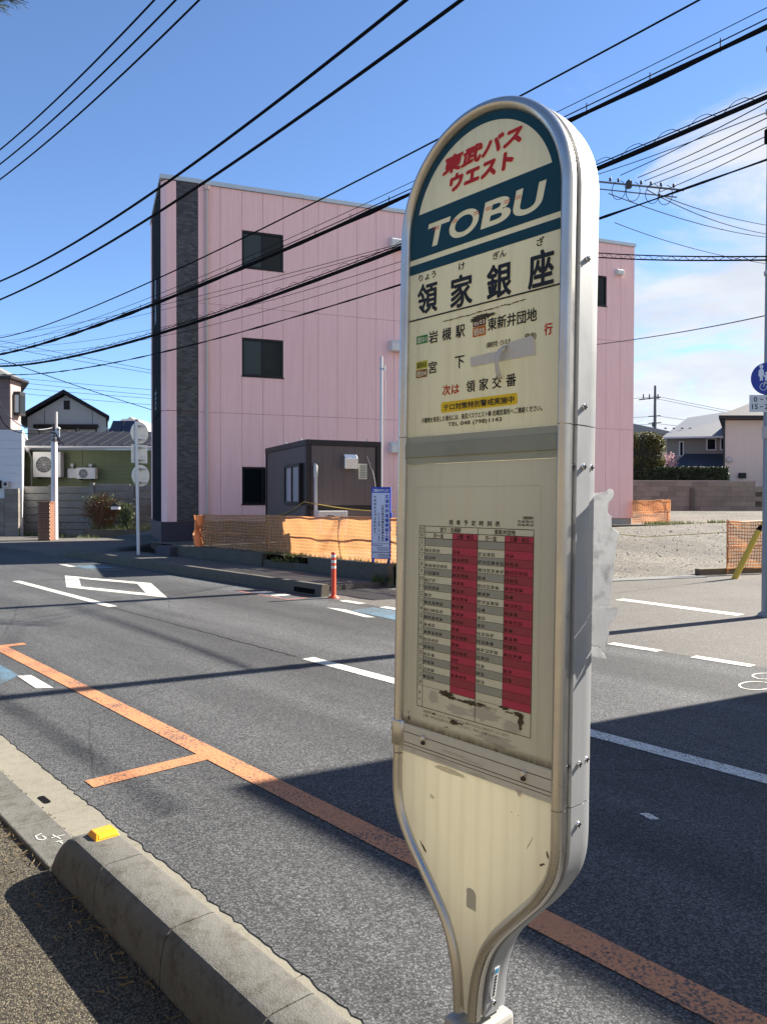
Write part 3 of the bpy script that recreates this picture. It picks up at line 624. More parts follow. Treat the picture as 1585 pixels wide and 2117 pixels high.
# sleeve on the left stile
MB().lathe((-0.1985, 0.002, -0.503 + Z0), [(0.0160, 0), (0.0180, 0.002), (0.0180, 0.048), (0.0160, 0.051)], 18).build('stile_sleeve', m_alu, sign)
MB().lathe((-0.2155, -0.004, -0.476 + Z0), [(0.0042, 0), (0.0042, 0.0012)], 12, (-0.9, -0.4, 0)).build('sleeve_rivet', m_black, sign)

# ---- print on the name panel
blue = MB()
outerA = [(0.187 * math.cos(a), VC + 0.187 * math.sin(a)) for a in [math.asin(0.047 / 0.187) + (math.pi - 2 * math.asin(0.047 / 0.187)) * k / 36 for k in range(37)]]
ri = 0.171; a0 = math.asin(0.047 / ri); innerA = [(ri * math.cos(a), VC + ri * math.sin(a)) for a in [a0 + (math.pi - 2 * a0) * k / 36 for k in range(37)]]
blue.add([SP(*p, 0.0006) for p in outerA + innerA], [(i, i + 1, 37 + i + 1, 37 + i) for i in range(36)])
hwv = lambda v: 0.187 if v <= VC else math.sqrt(0.187**2 - (v - VC)**2)
for v0, v1 in ((0.4605, 0.4798),): blue.quad(SP(-hwv(v0), v0, 0.0006), SP(hwv(v0), v0, 0.0006), SP(hwv(v1), v1, 0.0006), SP(-hwv(v1), v1, 0.0006))
blue.build('blue_band', m_navy, face)
# the wide blue band leaves the letters TOBU open, so the panel itself shows through them
def letter_loops(ch, box, shear):
    cu = bpy.data.curves.new('tmp', 'FONT'); cu.body = ch; cu.resolution_u = 10; cu.offset = 0.028
    o = bpy.data.objects.new('tmp', cu); COL.objects.link(o); dg = bpy.context.evaluated_depsgraph_get(); dg.update(); me = bpy.data.meshes.new_from_object(o.evaluated_get(dg))
    cnt = {}
    for p in me.polygons:
        for e in p.edge_keys: cnt[e] = cnt.get(e, 0) + 1
    nb = {}
    for (i, j), c in cnt.items():
        if c == 1: nb.setdefault(i, []).append(j); nb.setdefault(j, []).append(i)
    co = [(v.co.x, v.co.y) for v in me.vertices]; bpy.data.objects.remove(o); bpy.data.curves.remove(cu); bpy.data.meshes.remove(me)
    xs = [co[i][0] for i in nb]; ys = [co[i][1] for i in nb]; x0, x1, y0, y1 = min(xs), max(xs), min(ys), max(ys); H = box[3] - box[1]; loops = []; seen = set()
    for st in nb:
        if st in seen: continue
        lp_ = [st]; seen.add(st); cur = st
        while True:
            nx_ = [k for k in nb[cur] if k not in seen]
            if not nx_: break
            cur = nx_[0]; seen.add(cur); lp_.append(cur)
        loops.append([(box[0] + (co[i][0] - x0) / (x1 - x0) * (box[2] - box[0] - shear * H) + shear * (co[i][1] - y0) / (y1 - y0) * H, box[1] + (co[i][1] - y0) / (y1 - y0) * H) for i in lp_])
    return loops
band = [(-hwv(v), v) for v in (0.4905, 0.532, 0.545, 0.556, 0.568, 0.579)]; band = band + [(-a, v) for a, v in reversed(band)]
cu = bpy.data.curves.new('tmp', 'CURVE'); cu.dimensions = '2D'; cu.fill_mode = 'BOTH'
for lp_ in [band] + letter_loops('T', (-0.148, 0.506, -0.0745, 0.553), 0.28) + letter_loops('O', (-0.083, 0.505, 0.004, 0.554), 0.22) + letter_loops('B', (0.003, 0.506, 0.083, 0.5535), 0.24) + letter_loops('U', (0.076, 0.505, 0.1535, 0.5535), 0.24):
    sp_ = cu.splines.new('POLY'); sp_.points.add(len(lp_) - 1); sp_.use_cyclic_u = True
    for q, (a, v) in zip(sp_.points, lp_): q.co = (a, v, 0, 1)
o = bpy.data.objects.new('tmp', cu); COL.objects.link(o); dg = bpy.context.evaluated_depsgraph_get(); dg.update(); me = bpy.data.meshes.new_from_object(o.evaluated_get(dg))
b = MB(); b.add([SP(v.co.x, v.co.y, 0.0006) for v in me.vertices], [tuple(p.vertices) for p in me.polygons]); bpy.data.objects.remove(o); bpy.data.curves.remove(cu); b.build('tobu_band', m_navy, face)
def sprint(name, mat, items, parent, z=0.0012):
    if name in ('stop_name', 'destination_text', 'furigana', 'operator_name', 'red_text', 'via_text', 'contact_text', 'timetable_heading', 'small_print'):
        for it in items:
            b = MB(); text_to(b, it[0], it[1], SP, it[2] if len(it) > 2 else 0.0, it[3] if len(it) > 3 else 0.0, z); o = b.build(name, mat, parent)
        return o
    b = MB()
    for it in items: text_to(b, it[0], it[1], SP, it[2] if len(it) > 2 else 0.0, it[3] if len(it) > 3 else 0.0, z)
    return b.build(name, mat, parent)
sprint('operator_name', m_redink, [('東武バス', (-0.100, 0.6360, 0.108, 0.6715), 0.065, 0.30), ('ウエスト', (-0.081, 0.598, 0.084, 0.6325), 0.075, 0.15)], face)
b = MB()
for a0_, a1_ in ((-0.122, -0.105), (-0.070, -0.056), (-0.0135, 0.000), (0.016, 0.030), (0.060, 0.074), (0.086, 0.099)):
    for v in (0.5375, 0.5412): b.quad(SP(a0_, v, 0.0018), SP(a1_, v, 0.0018), SP(a1_ + 0.0003, v + 0.0013, 0.0018), SP(a0_ + 0.0003, v + 0.0013, 0.0018))
b.build('red_stripe', m_redink, face, kind='stuff')
sprint('stop_name', m_ink, [('領', (-0.164, 0.3745, -0.1065, 0.437), 0.028), ('家', (-0.0716, 0.3695, -0.0135, 0.433), 0.028), ('銀', (0.0211, 0.3685, 0.0803, 0.4328), 0.028), ('座', (0.1170, 0.3685, 0.1725, 0.4345), 0.028)], face)
sprint('furigana', m_ink, [('りょう', (-0.1605, 0.4425, -0.112, 0.4565), 0.03), ('け', (-0.0505, 0.441, -0.0345, 0.4555), 0.03), ('ぎん', (0.0353, 0.4415, 0.067, 0.4555), 0.03), ('ざ', (0.1345, 0.4415, 0.151, 0.4565), 0.03)], face)
MB().quad(SP(-0.186, 0.3650, 0.0012), SP(0.186, 0.3650, 0.0012), SP(0.186, 0.3682, 0.0012), SP(-0.186, 0.3682, 0.0012)).build('underline', m_ink, face)
def rbox(a0, v0, a1, v1, r, z):
    pts = []
    for cx, cy, st in ((a1 - r, v1 - r, 0), (a0 + r, v1 - r, 1), (a0 + r, v0 + r, 2), (a1 - r, v0 + r, 3)):
        for k in range(5): an = (st + k / 4) * math.pi / 2; pts.append(SP(cx + r * math.cos(an), cy + r * math.sin(an), z))
    return pts
for nm, col, bx_, tx, tmat in (('route_tag', (0.02, 0.17, 0.035), (-0.1652, 0.3162, -0.1327, 0.3327), '岩01', m_wink), ('route_tag', (0.10, 0.012, 0.008), (-0.0116, 0.3258, 0.0204, 0.3400), '岩03', m_wink), ('route_tag', (0.36, 0.105, 0.012), (-0.0117, 0.3068, 0.0208, 0.3250), '岩05', m_wink),
                              ('route_tag', (0.36, 0.36, 0.03), (-0.1648, 0.2655, -0.1326, 0.2810), '岩02', m_ink), ('route_tag', (0.20, 0.085, 0.018), (-0.1648, 0.2477, -0.1326, 0.2641), '岩04', m_wink)):
    o = MB().poly(rbox(*bx_, 0.0022, 0.0008)).build(nm, flat('tag ' + tx, tuple(min(1, x * 1.5) for x in col), trans=0.4), face)
    sprint('route_number', tmat, [(tx, (bx_[0] + 0.0022, bx_[1] + 0.002, bx_[2] - 0.0022, bx_[3] - 0.002), 0.015)], o)
sprint('destination_text', m_ink, [('岩', (-0.1290, 0.3120, -0.1040, 0.3370), 0.022), ('槻', (-0.0925, 0.3120, -0.0675, 0.3365), 0.022), ('駅', (-0.0560, 0.3117, -0.0315, 0.3362), 0.022),
    ('東新井団地', (0.0253, 0.3123, 0.1378, 0.3365), 0.022), ('宮', (-0.1290, 0.2520, -0.1055, 0.2765), 0.022), ('下', (-0.0570, 0.2530, -0.0318, 0.2770), 0.022), ('領', (-0.0260, 0.2038, -0.0030, 0.2270), 0.022), ('家', (0.0065, 0.2038, 0.0295, 0.2270), 0.022), ('交', (0.0385, 0.2042, 0.0610, 0.2270), 0.022), ('番', (0.0710, 0.2042, 0.0945, 0.2272), 0.022)], face)
sprint('via_text', m_ink, [('(領家住宅・さいたま', (0.0230, 0.2800, 0.0800, 0.2920), 0.02), ('経由)', (0.1120, 0.2800, 0.1372, 0.2940), 0.02)], face)
sprint('red_text', m_redink, [('行', (0.1538, 0.2835, 0.1712, 0.3048), 0.028), ('次は', (-0.0890, 0.2045, -0.0437, 0.2250), 0.025)], face)
yb = MB().poly(rbox(-0.0922, 0.1712, 0.0976, 0.1918, 0.004, 0.0008)).build('notice_strip', flat('yellow strip', (0.85, 0.60, 0.03), trans=0.4), face)
sprint('notice_text', m_ink, [('テロ対策特別警戒実施中', (-0.0848, 0.1748, 0.0906, 0.1874), 0.03)], yb)
sprint('contact_text', m_ink, [('不審物を発見した場合には、東武バスウエスト㈱ 岩槻営業所へご連絡ください。', (-0.1466, 0.1545, 0.1528, 0.1654), 0.02), ('TEL 048 (798)1143', (-0.0726, 0.1415, 0.0628, 0.1512), 0.03)], face)
# half-peeled white sticker with a curled strip hanging from it
m_stk = flat('sticker paper', (0.70, 0.66, 0.56), 0.6, trans=0.2)
st = MB().prism([SP(a, v, 0.0014) for a, v in ((-0.0135, 0.2515), (0.1365, 0.2533), (0.1350, 0.2735), (0.1318, 0.2858), (0.1240, 0.2882), (0.0790, 0.2842), (0.0700, 0.2790), (0.0660, 0.2712), (0.0500, 0.2722), (-0.0165, 0.2700))], (0, -0.0006, 0)).build('peeling_sticker', m_stk, face)
b = MB(); cl = [(0.0700, 0.2790, 0.003), (0.0655, 0.2715, 0.010), (0.0620, 0.2600, 0.014), (0.0602, 0.2460, 0.013), (0.0600, 0.2320, 0.010), (0.0622, 0.2190, 0.005)]; wd = [0.006, 0.0062, 0.0056, 0.0052, 0.0058, 0.0062]
vs_ = []
for (a, v, l), w in zip(cl, wd): vs_ += [SP(a - w, v, l), SP(a + w, v, l + 0.002)]
b.add(vs_, [(2 * i, 2 * i + 1, 2 * i + 3, 2 * i + 2) for i in range(5)], True); o = b.build('curled_strip', m_stk, face); so = o.modifiers.new('thick', 'SOLIDIFY'); so.thickness = 0.0006
# scraped and torn patches
def blob(cx, cy, rx, ry, n=22, jag=0.35, z=0.0016, rot=0.0):
    pts = []
    for k in range(n):
        a = 2 * math.pi * k / n; q = 1 + random.uniform(-jag, jag); x, y = rx * q * math.cos(a), ry * q * math.sin(a); pts.append(SP(cx + x * math.cos(rot) - y * math.sin(rot), cy + x * math.sin(rot) + y * math.cos(rot), z))
    return pts
m_scr = plain('glue residue', (0.085, 0.065, 0.035), 0.85, var=0.3, scale=90, coord='obj'); m_res = flat('adhesive ghost', (0.68, 0.64, 0.50), 0.6, trans=0.33)
b = MB()
for c in ((0.008, 0.341, 0.020, 0.0055), (0.030, 0.3415, 0.014, 0.004), (-0.008, 0.339, 0.009, 0.003)): b.poly(blob(*c, jag=0.45))
for k in range(14): b.poly(blob(-0.082 + 0.0145 * k, 0.3500 + 0.0003 * k + random.uniform(-0.001, 0.001), 0.008, 0.0011, 12, 0.5))
b.build('torn_glue', m_scr, face, kind='stuff')

# ---- timetable
cx_ = [-0.147, -0.1315, -0.0555, 0.0095, 0.0745, 0.1390]; T0, T1, T2, RH = -0.0515, -0.0637, -0.0756, 0.0148; TB = -0.4140; RB = -0.3716
b = MB()
for a0_, v0_, a1_, v1_ in ((-0.1635, 0.0255, 0.1530, 0.0261), (-0.1635, -0.452, -0.1630, 0.0261), (0.1525, -0.452, 0.1530, 0.0261)): b.quad(SP(a0_, v0_, 0.0005), SP(a1_, v0_, 0.0005), SP(a1_, v1_, 0.0005), SP(a0_, v1_, 0.0005))
b.build('sheet_edge', flat('sheet edge', (0.45, 0.42, 0.30), trans=0.3), board)
m_red1 = flat('timetable red', (0.50, 0.05, 0.09), trans=0.18); m_red2 = flat('timetable dull red', (0.36, 0.055, 0.07), trans=0.18); m_gr = flat('timetable grey', (0.36, 0.355, 0.28), trans=0.14)
r1, r2, gr = {2: MB(), 4: MB()}, {2: MB(), 4: MB()}, {1: MB(), 3: MB()}
for ci in (2, 4): r1[ci].quad(SP(cx_[ci], T2, 0.0008), SP(cx_[ci + 1], T2, 0.0008), SP(cx_[ci + 1], T1, 0.0008), SP(cx_[ci], T1, 0.0008))
for k in range(20):
    v1 = T2 - RH * k; v0 = v1 - RH
    for ci in (1, 2, 3, 4):
        red = ci in (2, 4)
        if k % 2 == 0: (r2 if red else gr)[ci].quad(SP(cx_[ci], v0, 0.0008), SP(cx_[ci + 1], v0, 0.0008), SP(cx_[ci + 1], v1, 0.0008), SP(cx_[ci], v1, 0.0008))
        elif red: r1[ci].quad(SP(cx_[ci], v0, 0.0008), SP(cx_[ci + 1], v0, 0.0008), SP(cx_[ci + 1], v1, 0.0008), SP(cx_[ci], v1, 0.0008))
for ci in (2, 4): r1[ci].build('red_cells', m_red1, board); r2[ci].build('dull_red_cells', m_red2, board); gr[ci - 1].build('grey_cells', m_gr, board)
b = MB()
def vline(a, v0, v1, w=0.0009): b.quad(SP(a - w / 2, v0, 0.0010), SP(a + w / 2, v0, 0.0010), SP(a + w / 2, v1, 0.0010), SP(a - w / 2, v1, 0.0010))
def hline(v, a0, a1, w=0.0008): b.quad(SP(a0, v - w / 2, 0.0011), SP(a1, v - w / 2, 0.0011), SP(a1, v + w / 2, 0.0011), SP(a0, v + w / 2, 0.0011))
for i, a in enumerate(cx_): vline(a, (TB if i in (0, 1, 3, 5) else RB), (T0 if i not in (2, 4) else T1), 0.0011 if i in (0, 1, 3, 5) else 0.0007)
for v in (T0, T1, T2, TB): hline(v, cx_[0], cx_[5], 0.0011)
for k in range(1, 21): hline(T2 - RH * k, cx_[0], cx_[5], 0.0006)
b.build('timetable_grid', m_ink, board)
ROWS = {6: ('18 31 50 59', '31 45', '07 26 38 55', '19 54'), 7: ('12 31 47', '05 26 47 55', '07 15 22 38 43 52', '15 35 41'), 8: ('00 05 18 33 43 52', '09 28 43', '08 13 25 29 38 47', '02 15 21 33 52'), 9: ('11 25 38 53', '04 23 42 58', '02 45', '13 34 52'),
 10: ('06 17 57', '18 28 50', '02 13 22 35 46', '09 33 43 58'), 11: ('13 23 29 45', '08 22 43', '08 18 39', '33 48'), 12: ('00 33', '00 22 30 46', '07 19 26 38 50', '08 13 39 53'), 13: ('00 22 30 39 53', '00 17 48', '12 48', '10 26 38'), 14: ('06 11 18 35 43', '00 20 50', '28 53', '10 30 37 53'),
 15: ('00 10 30 45 56', '00 21 53', '20 37', '07 40'), 16: ('06 40 53', '10 40', '16 25 33 47', '00 26 48'), 17: ('00 09 36 43 54', '00 23 40 50', '15 23 30 48', '10 28 53'), 18: ('15 31 43 57', '30 50', '00 07 23 37 50', '06 15 39 58'), 19: ('02 18 42', '18 21 36 52', '12 30 53', ''), 20: ('03 27 48', '21 57', '15 36', '05 39'),
 21: ('01 42 56', '24 41', '18 32', '12 55'), 22: ('21 36 50', '06 28 44 59', '03 13', ''), 23: ('06 21 44', '', '', '')}
items = []
for h in range(5, 25):
    v0 = T2 - RH * (h - 4); s_ = str(h); w = 0.0045 * len(s_); items.append((s_, (-0.1393 - w / 2, v0 + 0.0032, -0.1393 + w / 2, v0 + 0.0118), 0.0))
    for ci, tx in enumerate(ROWS.get(h, ('', '', '', ''))):
        for k, num in enumerate(tx.split()):
            a0_ = cx_[ci + 1] + 0.0020 + k * 0.0106; items.append((num, (a0_, v0 + 0.0022, a0_ + 0.0080, v0 + 0.0084), 0.03))
sprint('departure_times', m_ink, items, board)['kind'] = 'stuff'
hd = [(c, (-0.0652 + i * 0.0194, -0.0478, -0.0652 + i * 0.0194 + 0.0110, -0.0378), 0.02) for i, c in enumerate('発車予定時刻表')]
hd += [('行先', (-0.1455, -0.0612, -0.1330, -0.0540)), ('時', (-0.1425, -0.0735, -0.1360, -0.0660)), ('宮下・岩槻駅', (-0.0885, -0.0625, -0.0330, -0.0530), 0.015), ('東新井団地', (0.0497, -0.0627, 0.0985, -0.0532), 0.015),
       ('月～金', (-0.1075, -0.0745, -0.0790, -0.0652), 0.015), ('土曜・休日', (-0.0445, -0.0745, -0.0020, -0.0652), 0.015), ('月～金', (0.0272, -0.0745, 0.0555, -0.0652), 0.015), ('土曜・休日', (0.0860, -0.0745, 0.1285, -0.0652), 0.015),
       ('岩槻営業所', (0.1145, -0.0335, 0.1378, -0.0280), 0.02), ('TEL 048-798-1143', (0.1030, -0.0395, 0.1378, -0.0350), 0.02), ('FAX 048-798-1140', (0.1030, -0.0455, 0.1378, -0.0410), 0.02), ('備', (-0.1425, -0.389, -0.1365, -0.3835)), ('考', (-0.1425, -0.402, -0.1365, -0.3965))]
sprint('timetable_heading', m_ink, hd, board)
m_faint = flat('faded ink', (0.12, 0.11, 0.08))
sprint('small_print', m_faint, [('道路事情等により、時刻どおりに運行できない場合がございます。', (-0.1285, -0.4240, 0.0935, -0.4185)), ('お願い 時刻が変更する場合がございます。予めご了承ください。', (-0.1285, -0.4320, 0.0700, -0.4265)), ('東新井団地 行き', (0.020, -0.3840, 0.0625, -0.3785))], board)
b = MB()
for c in ((-0.066, -0.376, 0.017, 0.0055, 22, 0.4), (-0.050, -0.380, 0.012, 0.004, 20, 0.5), (-0.028, -0.381, 0.013, 0.002, 18, 0.6), (0.000, -0.3805, 0.019, 0.0045, 24, 0.5), (0.024, -0.378, 0.012, 0.003, 18, 0.6), (0.082, -0.3735, 0.012, 0.0030, 20, 0.5), (0.088, -0.379, 0.009, 0.0020, 16, 0.6), (0.112, -0.378, 0.011, 0.0035, 20, 0.5), (0.117, -0.388, 0.0062, 0.011, 22, 0.35), (0.1175, -0.4010, 0.003, 0.0035, 14, 0.4),
          (-0.043, -0.4260, 0.010, 0.0042, 20, 0.3), (-0.027, -0.4255, 0.008, 0.0012, 12, 0.5), (-0.1690, -0.444, 0.003, 0.0045, 12, 0.35), (-0.170, -0.432, 0.001, 0.004, 10, 0.4), (-0.062, -0.440, 0.004, 0.0010, 10, 0.4), (-0.098, -0.421, 0.003, 0.002, 10, 0.5)): b.poly(blob(*c))
b.build('torn_patch', m_scr, board, kind='stuff')
b = MB()
for c in ((-0.10, -0.389, 0.013, 0.013, 18, 0.12), (0.03, -0.395, 0.035, 0.012, 26, 0.35), (-0.035, -0.402, 0.030, 0.010, 26, 0.35), (0.100, -0.405, 0.022, 0.010, 22, 0.35), (0.06, -0.436, 0.045, 0.009, 26, 0.4)): b.poly(blob(*c, z=0.0005))
_w = b.build('water_stain', panelmat('stain', (0.56, 0.54, 0.42), (0.47, 0.43, 0.30), 0.3, 0.17), board)
b = MB()
for c in ((-0.04, -0.486, 0.035, 0.0028, 22, 0.25, 0.0041), (0.012, -0.4895, 0.03, 0.0018, 20, 0.35, 0.0041)): b.poly(blob(*c))
for c in ((-0.052, -0.5225, 0.042, 0.0055, 26, 0.2, 0.0005), (-0.06, -0.508, 0.035, 0.0025, 22, 0.4, 0.0018), (0.02, -0.511, 0.02, 0.003, 18, 0.4, 0.0018), (0.118, -0.514, 0.006, 0.006, 14, 0.4, 0.0018), (-0.155, -0.509, 0.005, 0.004, 12, 0.3, 0.0018), (-0.10, -0.586, 0.005, 0.004, 12, 0.5, 0.0005)): b.poly(blob(*c))
b.build('adhesive_ghost', m_res, lowpanel, kind='stuff')
b = MB()
for c in ((-0.1225, -0.692, 0.013, 0.0022, 12, 0.3, 0.0006, -0.75), (0.179, -0.603, 0.002, 0.007, 12, 0.4, 0.0006, 0.2), (0.168, -0.624, 0.006, 0.0018, 10, 0.4, 0.0006, 0.5), (0.10, -0.555, 0.001, 0.001, 8, 0.3, 0.0006), (0.115, -0.556, 0.001, 0.001, 8, 0.3, 0.0006)): b.poly(blob(*c))
b.build('chip', m_scr, lowpanel, kind='stuff')
MB().prism([SP(a, v, 0.0004) for a, v in ((-0.004, -0.765), (0.0195, -0.765), (0.0195, -0.735), (0.013, -0.7275), (0.004, -0.7265), (-0.004, -0.730))], (0, -0.0004, 0)).build('label_ghost', flat('label residue', (0.64, 0.61, 0.50), 0.6, trans=0.32), lowpanel)
MB().prism([SP(a, v, 0.0004) for a, v in ((0.134, -0.607), (0.1365, -0.607), (0.149, -0.583), (0.1478, -0.583))], (0, -0.0003, 0)).build('scratch', m_res, lowpanel)
# maker's label on the neck edge
lb = MB().obox((0.0322, 0.030, -0.934 + Z0), (0.0006, 0, 0), (0, 0.014, 0), (0.0090, 0, 0.062)).build('maker_label', flat('label white', (0.72, 0.72, 0.70)), sign)
MB().obox((0.0399, 0.032, -0.884 + Z0), (0.0006, 0, 0), (0, 0.010, 0), (0.0013, 0, 0.009)).build('label_mark', flat('label blue', (0.04, 0.25, 0.42)), lb)
b = MB()
for k in range(7): b.obox((0.0331 + 0.00092 * k, 0.034, -0.930 + 0.0062 * k + Z0), (0.0006, 0, 0), (0, 0.006, 0), (0.0006, 0, 0.0044))
b.build('label_print', m_ink, lb)
# collar, post and concrete foot (below the frame)
b = MB(); b.box(-0.040, 0.040, -0.022, 0.094, -1.040 + Z0, -0.978 + Z0); b.build('collar', plain('collar paint', (0.36, 0.35, 0.32), 0.45, 0.0, var=0.12, scale=20, coord='obj'), sign, bevel=0.009)
MB().box(-0.033, 0.033, 0.000, 0.072, 0.10, -1.028 + Z0).build('post', m_alu, sign, bevel=0.008)
MB().prism([(-0.17, -0.10, 0), (0.17, -0.10, 0), (0.17, 0.085, 0), (-0.17, 0.085, 0)], (0, 0, 0.10)).build('foot', m_concL, sign, bevel=0.015)
# torn sheet still glued to the back, sticking out past the edge
TS = 0.0085
m_torn = foliage('torn notice', (0.56, 0.57, 0.58), (0.63, 0.64, 0.65), (0.46, 0.46, 0.47), 0.5)
_t = m_torn.node_tree; _p = [n for n in _t.nodes if n.type == 'BSDF_PRINCIPLED'][0]
_h = tmath(_t, 'ADD', noise(_t, objc(_t), 22, 5, 0.6).outputs[0], tmath(_t, 'MULTIPLY', noise(_t, mapped(_t, objc(_t), (60, 1, 9)), 3, 4).outputs[0], 0.6)); bump(_t, _p, _h, 0.5, 0.008)
_b = [n for n in _t.nodes if n.type == 'BUMP'][0]; _q = [n for n in _t.nodes if n.type == 'BSDF_TRANSLUCENT'][0]; _t.links.new(_b.outputs[0], _q.inputs['Normal'])
def torn(pts, name):
    o = MB().poly([SP(a + TS * min(1, max(0, (a - 0.15) / 0.05)), v, -(0.0885 + 0.006 * max(0, a - 0.2) / 0.04)) for a, v in pts]).build(name, m_torn, sign); s = o.modifiers.new('thick', 'SOLIDIFY'); s.thickness = 0.0008; return o
torn([(0.15, -0.185), (0.203, -0.184), (0.218, -0.181), (0.2235, -0.180), (0.2265, -0.140), (0.2345, -0.068), (0.2390, -0.0555), (0.2325, -0.0500), (0.2240, -0.0440), (0.2235, -0.0300), (0.2248, -0.0240), (0.2205, -0.0245), (0.2170, -0.0200), (0.2170, -0.0080), (0.2190, 0.0000), (0.2245, 0.0040), (0.2270, 0.0100), (0.2270, 0.0165), (0.2240, 0.0205), (0.2195, 0.0225), (0.2150, 0.0195), (0.2105, 0.0165), (0.15, 0.010)], 'torn_notice')
torn([(0.15, -0.250), (0.2065, -0.252), (0.2150, -0.262), (0.2155, -0.256), (0.2165, -0.246), (0.2215, -0.236), (0.2230, -0.228), (0.2215, -0.222), (0.2260, -0.208), (0.2310, -0.205), (0.2350, -0.202), (0.2365, -0.187), (0.2395, -0.181), (0.2300, -0.182), (0.15, -0.1865)], 'torn_notice')
torn([(0.15, -0.272), (0.2185, -0.2725), (0.2155, -0.266), (0.2110, -0.262), (0.2085, -0.2555), (0.15, -0.2545)], 'torn_notice')
# ================================================================== PINK BUILDING
def frame_matrix(o, ang): return Matrix.Translation(Vector(o)) @ Matrix.Rotation(ang, 4, 'Z')
pink = thing('pink_building', None, 'three-storey pink panelled building with dark tiled corner strips', 'building', matrix=frame_matrix(P0, PH))
m_pink = plain('pink panel paint', (0.97, 0.60, 0.575), 0.6, var=0.09, scale=0.5, bmp=0.12, bscale=60, streak=0.6, dirt=(0.80, 0.475, 0.465))
m_pinkd = plain('pink joint', (0.72, 0.41, 0.42), 0.7, var=0.05)
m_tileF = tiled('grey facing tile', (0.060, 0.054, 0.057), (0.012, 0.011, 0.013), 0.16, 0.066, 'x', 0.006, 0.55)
m_tileL = tiled('grey facing tile side', (0.022, 0.023, 0.028), (0.008, 0.008, 0.010), 0.16, 0.066, 'y', 0.006, 0.4)  # side copy of the tile, colour darkened to offset bright sky reflection
m_plinth = plain('plinth paint', (0.045, 0.038, 0.055), 0.6, var=0.15)
m_coping = plain('coping metal', (0.48, 0.54, 0.58), 0.4, 0.5, var=0.08)
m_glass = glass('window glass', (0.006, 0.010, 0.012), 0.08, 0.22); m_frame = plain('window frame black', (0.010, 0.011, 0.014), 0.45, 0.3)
m_cream = plain('downpipe', (0.58, 0.46, 0.42), 0.35, var=0.08); m_vent = plain('vent hood', (0.66, 0.65, 0.62), 0.45, 0.1, var=0.1, scale=6)
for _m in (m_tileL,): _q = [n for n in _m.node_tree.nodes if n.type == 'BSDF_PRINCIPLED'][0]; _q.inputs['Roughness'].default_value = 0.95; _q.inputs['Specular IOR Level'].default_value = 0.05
m_glass2 = glass('window glass reflection tint', (0.022, 0.040, 0.044), 0.10, 0.3)  # paler glass colour stands in for a reflection in upper left panes
L, DEP, ZT = 17.06, 4.1, 11.16
b = MB(); b.box(0.07, L - 0.02, 0.07, DEP, 0.3, ZT); b.box(3.0, L - 0.02, DEP + 0.002, 10.0, 0.3, ZT - 0.2); b.build('wall', m_pinkd, pink)
cols = [1.06, 1.72, 2.38, 3.03, 3.67, 4.32, 4.81, 5.45, 6.11, 6.76, 7.40] + [7.40 + 0.6485 * k for k in range(1, 14)] + [16.46, 17.06]
rows = [1.0, 4.32, 7.60, ZT]
wins = [(2.38, 3.67, z0, z1) for z0, z1 in ((1.53, 2.67), (5.49, 6.65), (8.82, 9.94))] + [(14.533, 15.83, z0, z1) for z0, z1 in ((8.84, 9.93),)] + [(9.345, 10.642, z0, z1) for z0, z1 in ((5.49, 6.65), (8.84, 9.93))]
G = 0.0045
for ci in range(len(cols) - 1):
    xa, xb = cols[ci], cols[ci + 1]
    for ri_ in range(3):
        za, zb = rows[ri_], rows[ri_ + 1]; spans = [(za, zb)]
        for w in wins:
            if w[0] - 0.05 < xa and xb < w[1] + 0.05 and za <= w[2] < zb: spans = [(za, w[2] - 0.01), (w[3] + 0.01, zb)]
        for s0, s1 in spans: MB().box(xa + G, xb - G, 0.0, 0.075, s0 + G, s1 - G).build('wall_panel', m_pink, pink)
# right end wall and left end
MB().box(L - 0.018, L + 0.02, 0.002, 4.1, 1.0, ZT).build('end_wall', m_pink, pink)
for (xa, xb, za, zb) in wins:
    w = MB(); f = 0.055
    w.box(xa, xb, 0.005, 0.10, za, za + f); w.box(xa, xb, 0.005, 0.10, zb - f, zb); w.box(xa, xa + f, 0.005, 0.10, za + f, zb - f); w.box(xb - f, xb, 0.005, 0.10, za + f, zb - f)
    xm = (xa + xb) / 2; w.box(xm - 0.03, xm + 0.03, 0.02, 0.09, za + f, zb - f)
    wo = w.build('window', m_frame, pink)
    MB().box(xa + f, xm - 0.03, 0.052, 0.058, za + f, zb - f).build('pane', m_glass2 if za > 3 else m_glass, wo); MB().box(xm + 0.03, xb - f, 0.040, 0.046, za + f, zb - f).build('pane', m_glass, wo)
    MB().box(xa - 0.03, xb + 0.03, -0.02, 0.004, za - 0.035, za - 0.004).build('sill', m_frame, wo)
# corner: tiled side, pink pilaster, tiled strip
for z0, z1 in ((1.0, 4.31), (4.33, ZT - 0.02)):
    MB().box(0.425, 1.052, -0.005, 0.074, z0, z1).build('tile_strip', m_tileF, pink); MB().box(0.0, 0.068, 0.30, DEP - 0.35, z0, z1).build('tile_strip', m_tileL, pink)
for z0, z1 in ((1.0, 4.31), (4.33, ZT - 0.02)):
    MB().prism([(0.0, 0.296, z0), (0.0, 0.16, z0), (0.14, -0.03, z0), (0.42, -0.03, z0), (0.42, 0.296, z0)], (0, 0, z1 - z0)).build('corner_pilaster', m_pink, pink)
    MB().box(-0.02, 0.2, DEP - 0.345, DEP + 0.01, z0, z1).build('corner_pilaster', m_pink, pink)
MB().box(-0.03, 4.2, -0.03, DEP + 0.02, -0.1, 0.985).build('plinth', m_plinth, pink); MB().box(4.21, L - 0.03, 0.03, 4.0, -0.1, 0.985).build('plinth', m_concL, pink)
